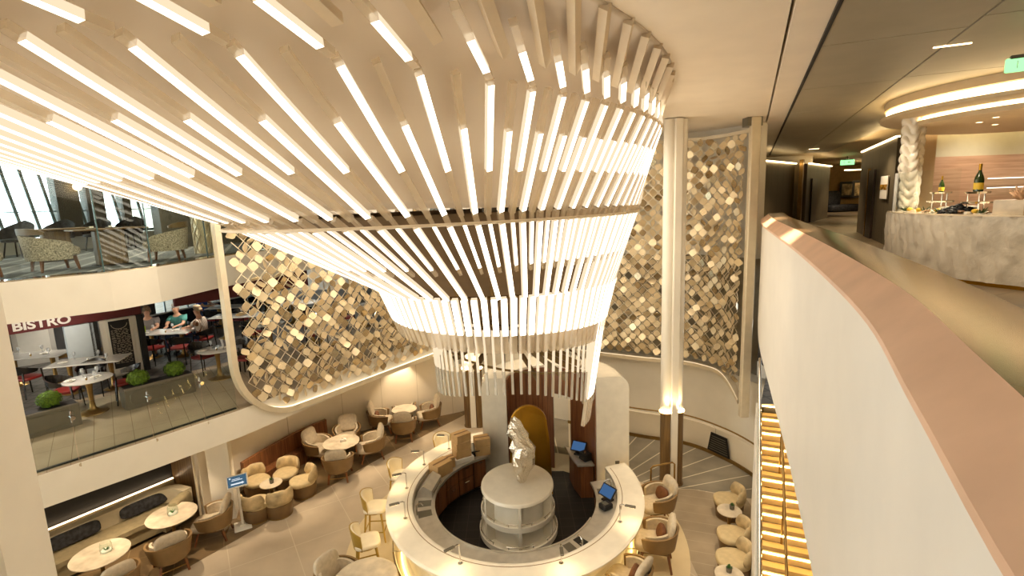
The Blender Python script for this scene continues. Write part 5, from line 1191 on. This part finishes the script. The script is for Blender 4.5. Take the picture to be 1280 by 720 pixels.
mb = MB(); mb.sq((.02, 0, .45), (.56, .54, .10), .6, .5, n=16, k=8); obj('seat', mb, M['charcoal'], dc)
for x, y in ((.2, .2), (.2, -.2), (-.2, .2), (-.2, -.2)):
    mb = MB(); mb.bar((x * .8, y * .8, .42), (x * 1.1, y * 1.1, 0), .03, .03); obj('leg', mb, M['black'], dc)
for i in range(7):
    c = hp(7.4 + i * .95) + Vector((HD.y, -HD.x)) * 1.5; place(dc, c.x, c.y, hz - R(150), 'dark shell chair %s in the row along the lounge windows' % ['first', 'second', 'third', 'fourth', 'fifth', 'sixth', 'last'][i], LZ)
# dark counter, pier lamp, lattice column, rounded frame
t = thing('lounge_counter', 'dark bar counter with a thin white edge at the back of the upper lounge', 'counter', (-9.4, 16.2, LZ), R(52)); mb = MB(); mb.cbox((0, 0, .62), (2.6, .6, 1.24), .01); obj('body', mb, M['hull_dark'], t); mb = MB(); mb.cbox((0, 0, 1.26), (2.7, .7, .04), .008); obj('top', mb, M['paper'], t)
t = thing('back_cabinet', 'tall dark cabinet behind the lounge counter', 'cabinet', (-10.4, 17.2, LZ), R(52)); mb = MB(); mb.cbox((0, 0, .7), (1.6, .4, 1.5), .01); obj('body', mb, M['charcoal'], t); mb = MB(); mb.box((0, -.205, .7), (.02, .01, 1.4)); obj('door_gap', mb, M['black'], t)
c = hp(12.5) + Vector((HD.y, -HD.x)) * .35
t = thing('globe_lamp', 'small warm globe lamp on the dark pier of the upper lounge', 'lamp', (c.x, c.y, 8.1)); mb = MB(); mb.sq((0, 0, 0), (.24, .24, .24), 1, 1); obj('globe', mb, emit_mat('globe', (1, .6, .25), 3), t); mb = MB(); mb.cyl((0, 0, 0), (-.3 * HD.y, .3 * HD.x, 0), .02); obj('arm', mb, M['brass'], t)
t = thing('lattice_column', 'pale column wrapped in a mirrored lattice just left of the screen frame', 'column', (-7.65, 13.0, LZ)); mb = MB(); mb.lathe([(.19, 0), (.19, 2.68)], 20); obj('core', mb, M['champagne'], t)
mb = MB()
for s_ in (-1, 1):
    for k in range(8): mb.tube([(.205 * cos(s_ * R(q) + k * PI / 4), .205 * sin(s_ * R(q) + k * PI / 4), 2.68 * q / 360) for q in range(0, 361, 15)], .014, 5)
obj('lattice', mb, M['wire'], t)
c0 = Vector((-12.0, 9.6)); cd_ = Vector((.62, .78)).normalized(); t = thing('rounded_frame', 'thin beige frame with a rounded corner hanging in the upper lounge at the left edge', 'frame', (c0.x, c0.y, 7.3))
W_ = 1.35; pts = [(-3, .0), (W_ - .35, 0)] + [(W_ - .35 + .35 * sin(R(q)), .35 - .35 * cos(R(q))) for q in range(10, 91, 10)] + [(W_, 1.55)]
mb = MB(); mb.tube([(cd_.x * u, cd_.y * u, z_) for u, z_ in pts], .03, 8); obj('frame', mb, M['frame'], t)
ub = thing('lounge_balustrade', 'tall clear glass balustrade along the upper lounge edge', 'balustrade', (-7.2, 9.25, 6.21)); uo = Vector((-7.2, 9.25, 6.21))
for a, b in zip(EU[0:5], EU[1:6]):
    n_ = max(1, round((Vector(b) - Vector(a)).length / 1.25))
    for i in range(n_):
        p = Vector(a).lerp(Vector(b), i / n_); q = Vector(a).lerp(Vector(b), (i + 1) / n_); e = (q - p).normalized() * .012
        mb = MB(); mb.wall([(p.x + e.x - uo.x - .12, p.y + e.y - uo.y + .05), (q.x - e.x - uo.x - .12, q.y - e.y - uo.y + .05)], 0, 2.3, .014); obj('glass_pane', mb, M['glass_green'], ub)
        mb = MB(); mb.bar((p.x - uo.x - .12, p.y - uo.y + .05, 0), (p.x - uo.x - .12, p.y - uo.y + .05, 2.3), .022, .022); obj('pane_edge', mb, mat('glass_edge', (70, 96, 96), .2, var=0) if 'glass_edge' not in bpy.data.materials else bpy.data.materials['glass_edge'], ub)
# ---------------------------------------------------------------- seafood bar and corridor on the right deck
RZ = 5.65
M['beige_wall'] = mat('beige_wall', (206, 184, 146), .5, var=.02)
cv = thing('ceiling_canopy', 'stepped round ceiling canopy with two glowing coves above the seafood counter', 'canopy', (10.15, 9.35, 8.28)); oc = 8.28
def disc(name, r0, z0, z1, m_, cxy=(0, 0)): mb = MB(); mb.lathe([(0, z0 - oc), (r0 - .03, z0 - oc), (r0, z0 + .02 - oc), (r0, z1 - oc), (0, z1 - oc)], 96, (*cxy, 0)); return obj(name, mb, m_, cv)
disc('lower_disc', 2.55, 8.30, 8.40, M['beige_wall']); disc('lower_cove_glow', 2.46, 8.40, 8.47, M['led_soft']); disc('middle_disc', 3.0, 8.47, 8.55, M['beige_wall']); disc('upper_cove_glow', 2.9, 8.55, 8.68, M['led_soft']); disc('upper_disc', 2.93, 8.68, 8.86, M['beige_wall'])
for x, y in ((-1.7, -.3), (-.6, -1.8), (.6, .2), (-.6, .7)): lamp('canopy_light', (10.15 + x, 9.35 + y, 8.27), 150, 'SPOT', .05, (1, .81, .58), (10.15 + x, 9.35 + y, 5), 120, .6)
for i, (x, y) in enumerate(((-1.9, -.3), (-1.6, .35), (-1.3, -1.2), (-.5, -1.9), (-.4, .6), (.1, .2), (-.9, .8), (.8, -.8), (.6, .9))):
    t = thing('recessed_downlight', 'small round downlight in the canopy above the seafood counter', 'light', (10.15 + x, 9.35 + y, 8.30), 0, 'downlights in the round canopy'); mb = MB(); mb.lathe([(.045, -.004), (.06, -.006), (.06, 0), (.045, 0)], 16); obj('rim', mb, M['white'], t); mb = MB(); mb.lathe([(0, -.003), (.045, -.003)], 16); obj('lens', mb, M['led'], t)
# counter
ct = thing('seafood_counter', 'curved white rough stone counter of the seafood bar', 'counter', (10.55, 8.75, RZ))
M['rough_stone'] = mat('rough_white_stone', (222, 214, 198), .6, var=.10, scale=1.5, bump=.6, bscale=13)
nt = M['rough_stone'].node_tree
def cp_(r, d, z): return (r * cos(R(d)), r * sin(R(d)), z)
mb = MB(); rows = []; rr = random.Random(4)
for z in np.linspace(.06, 1.06, 16): rows.append([cp_(3.45 + (.012 * math.sin(d * 1.7 + z * 9) + .01 * math.sin(d * .9 - z * 5) + rr.uniform(-.016, .016)), d, float(z)) for d in np.linspace(151, 262, 150)])
mb.grid([list(reversed(r)) for r in rows], 0, True); obj('stone_front', mb, M['rough_stone'], ct)
mb = MB(); e0 = [cp_(3.45, 151, z) for z in (.06, 1.06)]; e1 = [cp_(2.6, 151, z) for z in (1.06, .06)]; mb.add(e0 + e1, [(0, 1, 2, 3), (3, 2, 1, 0)]); obj('stone_end', mb, M['rough_stone'], ct)
mb = MB(); mb.grid([[cp_(r, d, z) for d in np.linspace(151, 262, 60)] for r, z in ((3.45, 1.06), (3.44, 1.085), (3.36, 1.09), (3.3, 1.05), (2.6, 1.05))], 0, True); obj('top', mb, M['marble'], ct)
mb = MB(); mb.grid([[cp_(3.40, d, z) for d in np.linspace(151, 262, 60)] for z in (0, .06)], 0, True); obj('kick_plate', mb, M['gold'], ct)
sgp = thing('sneeze_guard', 'curved clear glass guard standing on the seafood counter', 'glass guard', (10.55, 8.75, RZ + 1.09))
mb = MB(); mb.grid([[cp_(3.36, d, z) for d in np.linspace(154, 186, 30)] for z in (0, .72)], 0, True); obj('glass', mb, M['glass'], sgp)
mb = MB(); q = cp_(3.36, 153.5, 0); mb.bar(q, (q[0], q[1], .72), .05, .05); obj('end_post', mb, M['steel'], sgp)
def on(r, d, z=1.055): q = cp_(r, d, z); return (10.55 + q[0], 8.75 + q[1], RZ + z)
# swagged relief column
mb = MB(); rows = []
for j in range(90):
    z = 1.05 + 2.0 * j / 89; row = []
    for i in range(48):
        a = 2 * PI * i / 48; w_ = .055 * abs(math.sin((z * 7.5 + .75 * math.cos(a * 3)) * PI / 1.3)) ** .6 + .03 * math.sin(a * 5 + z * 2); r = .14 + w_ * .8
        row.append((r * cos(a), r * sin(a), z - 1.05))
    rows.append(row)
mb.grid(rows, 0, True, True); o = obj('relief_column', mb, M['cream_gloss'], loc=on(3.16, 152.6, 1.06)); tag(o, 'cream column with swagged plaster relief at the left end of the seafood counter', 'column')
# back wall of the seafood bar
mb = MB(); mb.box((14.0, 12.75, 6.76), (8.4, .15, 2.22)); struct('wall_seafood_wood', mb, wood_mat('pinkish_wood', (206, 172, 146), (180, 146, 120), .35, (.8, 2, 14)))
mb = MB(); mb.box((14.0, 12.8, 8.3), (8.4, .15, .9)); struct('wall_seafood_upper', mb, mat('pale_green_grey', (212, 212, 190), .5, var=.02))
mb = MB(); mb.box((9.62, 12.4, 7.2), (.42, .4, 3.2)); struct('wall_seafood_pier', mb, M['beige_wall'])
for z in (7.1, 7.32):
    t = thing('glass_shelf', 'glowing glass shelf on the wood wall of the seafood bar, %s of two' % ('lower' if z < 7.2 else 'upper'), 'shelf', (12.6, 12.55, z)); mb = MB(); mb.box((0, 0, 0), (2.6, .24, .02)); obj('shelf_glass', mb, M['glass'], t); mb = MB(); mb.box((0, -.125, 0), (2.6, .01, .02)); obj('lit_edge', mb, emit_mat('shelf_glow', (1, .85, .65), 1.2), t)
for x, y in ((11, 11.3), (13.5, 11)): lamp('back_wall_fill', (x, y, 8.25), 45, 'SPOT', .08, (1, .82, .6), (x, 12.7, 6.8), 110, .8)  # fill spots added to lift the wood wall, no fittings there
# seafood display
bed = MB(); rr = random.Random(8)
for i in range(420):
    x, y, z = on(rr.uniform(2.75, 3.25), rr.uniform(156, 200), 1.05); s_ = rr.uniform(.02, .05); bed.sq((x, y, z + rr.uniform(0, .05)), (s_ * 2, s_ * 2, s_ * 1.4), .8, .8, rr.uniform(0, 3), 6, 4)
o = obj('crushed_ice', bed, mat('ice', (236, 230, 216), .2, var=.05)); o['kind'] = 'stuff'; tag(o, 'bed of crushed ice along the top of the seafood counter', 'ice')
M['lemon'] = mat('lemon', (236, 196, 60), .5, var=.05); M['shell'] = mat('shell_pink', (214, 176, 140), .5, var=.15, scale=20); M['herb'] = mat('dark_herb', (60, 84, 30), .6, var=.3, scale=20)
for i, (r, d) in enumerate(((3.22, 161), (3.24, 168), (3.22, 176.5), (3.2, 182), (3.24, 189))):
    t = thing('lemon', 'yellow lemon half lying on the ice, %s from the relief column' % ['first', 'second', 'third', 'fourth', 'fifth'][i], 'lemon', on(r, d, 1.10), rr.uniform(0, 3), 'lemons on the ice'); mb = MB(); mb.sq((0, 0, .03), (.11, .08, .07), .9, .9); obj('fruit', mb, M['lemon'], t); mb = MB(); mb.sq((.055, 0, .03), (.02, .02, .02), .9); obj('tip', mb, M['lemon'], t)
for i, (r, d) in enumerate(((3.2, 164), (3.15, 166), (3.22, 172), (3.15, 174), (3.22, 179.5), (3.24, 185), (3.2, 193))):
    t = thing('scallop_shell', 'pale scallop shell on the ice, %s counting from the relief column' % ['first', 'second', 'third', 'fourth', 'fifth', 'sixth', 'seventh'][i], 'shell', on(r, d, 1.09), rr.uniform(0, 3), 'shells on the ice'); mb = MB()
    mb.grid([[(k * .09 * cos(R(q)) , k * .09 * sin(R(q)), .05 * (1 - k * k) + .006 * math.cos(R(q * 12)) * k) for q in range(-80, 81, 8)] for k in (.05, .3, .6, .85, 1)], 0, True); obj('valve', mb, M['shell'], t)
    mb = MB(); mb.box((-.01, 0, .04), (.03, .06, .02)); obj('hinge_ear', mb, M['shell'], t)
for i, (r, d) in enumerate(((3.26, 159), (3.2, 170), (3.26, 178), (3.26, 191))):
    mb = MB()
    for k in range(14): a = rr.uniform(0, 6.28); mb.bar((0, 0, 0), (.09 * cos(a), .09 * sin(a), rr.uniform(.02, .1)), .03, .008, w2=.006, h2=.003)
    o = obj('herb_sprig', mb, M['herb'], loc=on(r, d, 1.10)); tag(o, 'dark green herb sprig on the ice, %s from the relief column' % ['first', 'second', 'third', 'fourth'][i], 'herb', 'herb sprigs on the ice')
def tier(r, d, lb, sc=1):
    x, y, z = on(r, d, 1.06); t = thing('tiered_stand', lb, 'stand', (x, y, z))
    for k, (zz, w_) in enumerate(((.03, .24), (.18, .2), (.34, .16))):
        mb = MB(); mb.lathe([(0, zz), (w_, zz), (w_ + .01, zz + .03), (w_ - .01, zz + .012), (0, zz + .012)], 28); obj('tray', mb, M['chrome'], t)
    for q in range(3):
        a = q * 2.1; mb = MB(); mb.cyl((.12 * cos(a), .12 * sin(a), 0), (.12 * cos(a),   .12 * sin(a), .34), .011, n=6); obj('post', mb, M['chrome'], t)
    return x, y, z
x, y, z = tier(2.95, 184.5, 'three tier chrome seafood stand carrying the champagne bottle')
def bottle(x, y, z, lb, s=1.0):
    t = thing('champagne_bottle', lb, 'bottle', (x, y, z)); mb = MB(); mb.lathe([(0, 0), (.052 * s, 0), (.054 * s, .02), (.054 * s, .17 * s), (.046 * s, .21 * s), (.022 * s, .27 * s), (.016 * s, .30 * s)], 24); obj('body', mb, mat('bottle_green', (40, 60, 22), .08, var=.05, coat=.5) if 'bottle_green' not in bpy.data.materials else bpy.data.materials['bottle_green'], t)
    mb = MB(); mb.lathe([(.0165 * s, .285 * s), (.018 * s, .34 * s), (.02 * s, .38 * s), (0, .385 * s)], 16); obj('foil_neck', mb, M['gold'], t)
    mb = MB(); mb.lathe([(.055 * s, .04 * s), (.055 * s, .13 * s)], 24); obj('label', mb, M['lemon'], t)
bottle(x, y, z + .355, 'large green champagne bottle with a gold neck on top of the tiered stand', 1.2)
x, y, z = tier(2.72, 158.5, 'smaller chrome tiered stand modelled in place of a reflection in the glass guard'); bottle(x, y, z + .355, 'small champagne bottle modelled in place of the reflected one in the glass guard', .8)  # solid copies standing in for the bottle reflection in the glass
mb = MB()
for i in range(170): a = rr.uniform(0, 6.28); k = rr.uniform(0, 1) ** .5; mb.sq((k * .3 * cos(a), k * .2 * sin(a), .02 + .12 * (1 - k) + rr.uniform(0, .03)), (.07, .045, .035), .9, .9, rr.uniform(0, 3), 8, 5)
o = obj('mussels', mb, M['charcoal'], loc=on(3.1, 181.5, 1.07)); o['kind'] = 'stuff'; tag(o, 'heap of dark mussels in front of the tiered stand', 'mussels')
t = thing('stone_plinth', 'square pale stone plinth with a coral piece at the right of the counter', 'plinth', on(3.0, 197, 1.06), .3); mb = MB(); mb.cbox((0, 0, .12), (.5, .4, .24), .01); obj('block', mb, M['marble'], t)
mb = MB()
for i in range(16): a = rr.uniform(0, 6.28); e = rr.uniform(.4, 1); mb.bar((0, 0, .25), (.15 * e * cos(a), .15 * e * sin(a), .28 + .2 * rr.random()), .05, .04, w2=.015, h2=.012)
o = obj('coral', mb, M['shell'], loc=on(3.0, 197, 1.06)); tag(o, 'branching orange coral on the square stone plinth', 'coral')
t = thing('steel_tray', 'low steel tray on the counter left of the tiered stand', 'tray', on(2.8, 174, 1.06), .2); mb = MB(); mb.cbox((0, 0, .06), (.5, .3, .12), .01); obj('tray_box', mb, M['steel'], t); mb = MB(); mb.box((0, 0, .122), (.44, .24, .004)); obj('ice_fill', mb, M['paper'], t)
# corridor: dark lift lobby blocks, signs
def dark(name, p0, p1, z1, th=.3): mb = MB(); mb.wall([p0, p1], RZ, z1, th); return struct(name, mb, M['dark_wall'])
dk = dark('wall_lobby_right', (9.95, 13.6), (12.6, 18.9), 8.45, -.3)
dv = (Vector((12.6, 18.9)) - Vector((9.95, 13.6))).normalized(); da = math.atan2(dv.y, dv.x); nn = Vector((-dv.y, dv.x))
def wp(s, o=.03): q = Vector((9.95, 13.6)) + dv * s + nn * o; return (q.x, q.y)
mb = MB(); mb.box((0, 0, 1.05), (.95, .06, 2.1)); struct('door_2', mb, mat('dark_brown_door', (44, 30, 20), .4, var=.05), loc=(*wp(3.2), RZ), rot=(0, 0, da))
mb = MB(); mb.box((0, 0, 1.08), (.14, .08, 2.16)); struct('trim_7', mb, M['brass'], loc=(*wp(3.85), RZ), rot=(0, 0, da))
mb = MB(); mb.wall([wp(0, -.05), wp(5.92, -.05)], 8.45, 8.49, .09); struct('trim_8', mb, M['led_soft'])
sn_ = thing('venue_sign', 'pale sign panel with small gold letters on the dark wall beside the relief column', 'sign', (*wp(1.05, .04), RZ + 1.55), da + PI); mb = MB(); mb.cbox((0, 0, 0), (1.0, .03, .62), .005); obj('plate', mb, M['white'], sn_)
text('lettering', 'RAW ON 5', .2, M['gold'], sn_, (0, -.02, 0), bold=.006)
dark('wall_lobby_left', (9.6, 20.6), (13.2, 24.4), 8.42, .3); dark('wall_lobby_far', (13.9, 24.6), (17.4, 28.6), 8.42, .3)
mb = MB(); mb.wall([(9.62, 20.55), (13.22, 24.35)], 8.40, 8.45, -.04); mb2 = mb; struct('trim_9', mb, M['led_soft'])
mb = MB(); mb.wall([(13.92, 24.55), (17.42, 28.55)], 8.40, 8.45, -.04); struct('trim_10', mb, M['led_soft'])
mb = MB(); mb.bar((13.55, 24.45, RZ), (13.55, 24.45, 8.6), .16, .16); struct('trim_11', mb, M['brass'])
mb = MB(); mb.box((0, 0, 1.05), (1.1, .06, 2.1)); struct('door_3', mb, bpy.data.materials['dark_brown_door'], loc=(14.9, 25.68, RZ), rot=(0, 0, R(48.8)))
mb = MB(); mb.box((20, 38, 7.2), (28, .2, 4.0)); struct('wall_corridor_end', mb, mat('warm_end_wall', (176, 142, 84), .6, var=.05))
for (px, y, lb) in ((1051, 37.5, 'framed picture on the far warm wall at the end of the corridor'), (1067, 34, 'framed picture on the pale pier near the corridor end')):
    x = (px - 640) / 649 * y * 1.012 + .3; t = thing('framed_picture', lb, 'picture', (x, y, 7.15)); mb = MB(); mb.cbox((0, 0, 0), (1.5, .06, 1.1), .02); obj('picture_frame', mb, M['black'], t); mb = MB(); mb.box((0, -.032, 0), (1.2, .01, .8)); obj('artwork', mb, mat('art_' + str(px), (190, 170, 130), .5, var=.5, scale=3), t)
mb = MB(); mb.box((24.6, 34.6, 7.2), (1.2, 1.0, 3.2)); struct('column_corridor', mb, M['beige_wall'])
t = thing('corridor_sofa', 'dark curved sofa at the end of the corridor', 'sofa', (23.2, 36.4, RZ), R(20)); mb = MB(); mb.sq((0, 0, .25), (3.2, 1.1, .5), .4); obj('seat', mb, M['charcoal'], t); mb = MB(); mb.sq((-.8, .3, .8), (1.6, .4, 1.3), .5); obj('backrest', mb, M['charcoal'], t)
mb = MB(); mb.box((25, 30.5, 8.4), (8, .1, .06)); mb.box((25.5, 33, 8.35), (9, .1, .06)); struct('trim_12', mb, M['led_soft'])
M['exit_green'] = emit_mat('exit_sign', (.28, .85, .30), .8)
for (x, y, z, w_, lb) in ((17.6, 27.5, 8.55, .62, 'green exit sign hanging over the corridor'), (23.2, 34.0, 8.2, .6, 'small green exit sign farther down the corridor'), (5.80, 6.06, 8.50, .36, 'green exit sign at the right frame edge above the glowing cove')):
    t = thing('exit_sign', lb, 'exit sign', (x, y, z), R(-35)); mb = MB(); mb.cbox((0, 0, 0), (w_, .05, w_ * .42), .01); obj('lit_panel', mb, M['exit_green'], t); mb = MB(); mb.cbox((0, 0, w_ * .23), (w_ * .8, .07, .04), .005); mb.box((0, 0, (8.86 - z) / 2 + .04), (.04, .04, 8.86 - z - .08)); obj('mount', mb, M['grey_metal'], t)
    mb = MB(); k = w_ * .42; mb.box((-.22 * w_, -.027, 0), (.02 * w_, .004, .5 * k)); mb.prism([], 0, 0) if False else None; mb.add([(.05 * w_, -.028, .12 * k), (.3 * w_, -.028, 0), (.05 * w_, -.028, -.12 * k)], [(0, 1, 2)]); obj('symbol', mb, M['paper'], t)
# ---------------------------------------------------------------- light
w = bpy.data.worlds.new('world'); S.world = w; w.use_nodes = True
w.node_tree.nodes['Background'].inputs[0].default_value = (.86, .94, 1.0, 1); w.node_tree.nodes['Background'].inputs[1].default_value = 3.5
S.view_settings.exposure = 1.32
S.cycles.use_denoising = True
S.cycles.max_bounces = 8; S.cycles.diffuse_bounces = 4; S.cycles.glossy_bounces = 4; S.cycles.transparent_max_bounces = 24; S.cycles.transmission_bounces = 4
S.cycles.caustics_reflective = False; S.cycles.caustics_refractive = False
S.cycles.sample_clamp_indirect = 6
for i, (x, y) in enumerate([(-8.3, 9.2), (-7.6, 10.4), (-6.2, 12.1), (-4.9, 13.8), (-3.7, 16.2)]):
    lamp('downlight', (x, y, 2.48), 75, 'SPOT', .05, (1, .78, .53), (x, y, 0), 80, .6)
for i in range(8):
    a = 2 * PI * i / 8; lamp('downlight', (BAR[0] + 5 * cos(a), BAR[1] + 4.5 * sin(a) - .5, 8.2), 260, 'SPOT', .1, (1, .80, .56), (BAR[0] + 4.2 * cos(a), BAR[1] + 4.2 * sin(a), 0), 50, .7)
for x, y in ((6, 5), (9.5, 14.5), (14, 20), (18, 27), (22, 34), (9, 2), (11.5, 20)):
    lamp('downlight', (x, y, 8.7), 110, 'SPOT', .1, (1, .80, .56), (x, y, 5), 110, .6)
for x, y, tx in ((6.0, 8.6, 7.3), (5.6, 7.4, 7.2), (6.6, 10.0, 7.6)): lamp('counter_fill', (x, y, 8.78), 38, 'SPOT', .08, (1, .81, .58), (tx, y, 6.1), 75, .7)  # made-up ceiling spots that wash the counter front
for x, y in ((-9, 11), (-11, 13.5), (-9.5, 14)): lamp('lounge_fill', (x, y, 8.85), 90, 'SPOT', .1, (1, .84, .62), (x, y, 6), 110, .7)  # warm fill added over the lounge chairs against their green cast
for x, y in ((-10, 10), (-12, 14), (-9, 15), (-7, 18)):
    lamp('downlight', (x, y, 5.45), 75, 'SPOT', .1, (1, .9, .75), (x, y, 3), 120, .6)  # extra lamps added to raise the brightness around the bistro guests
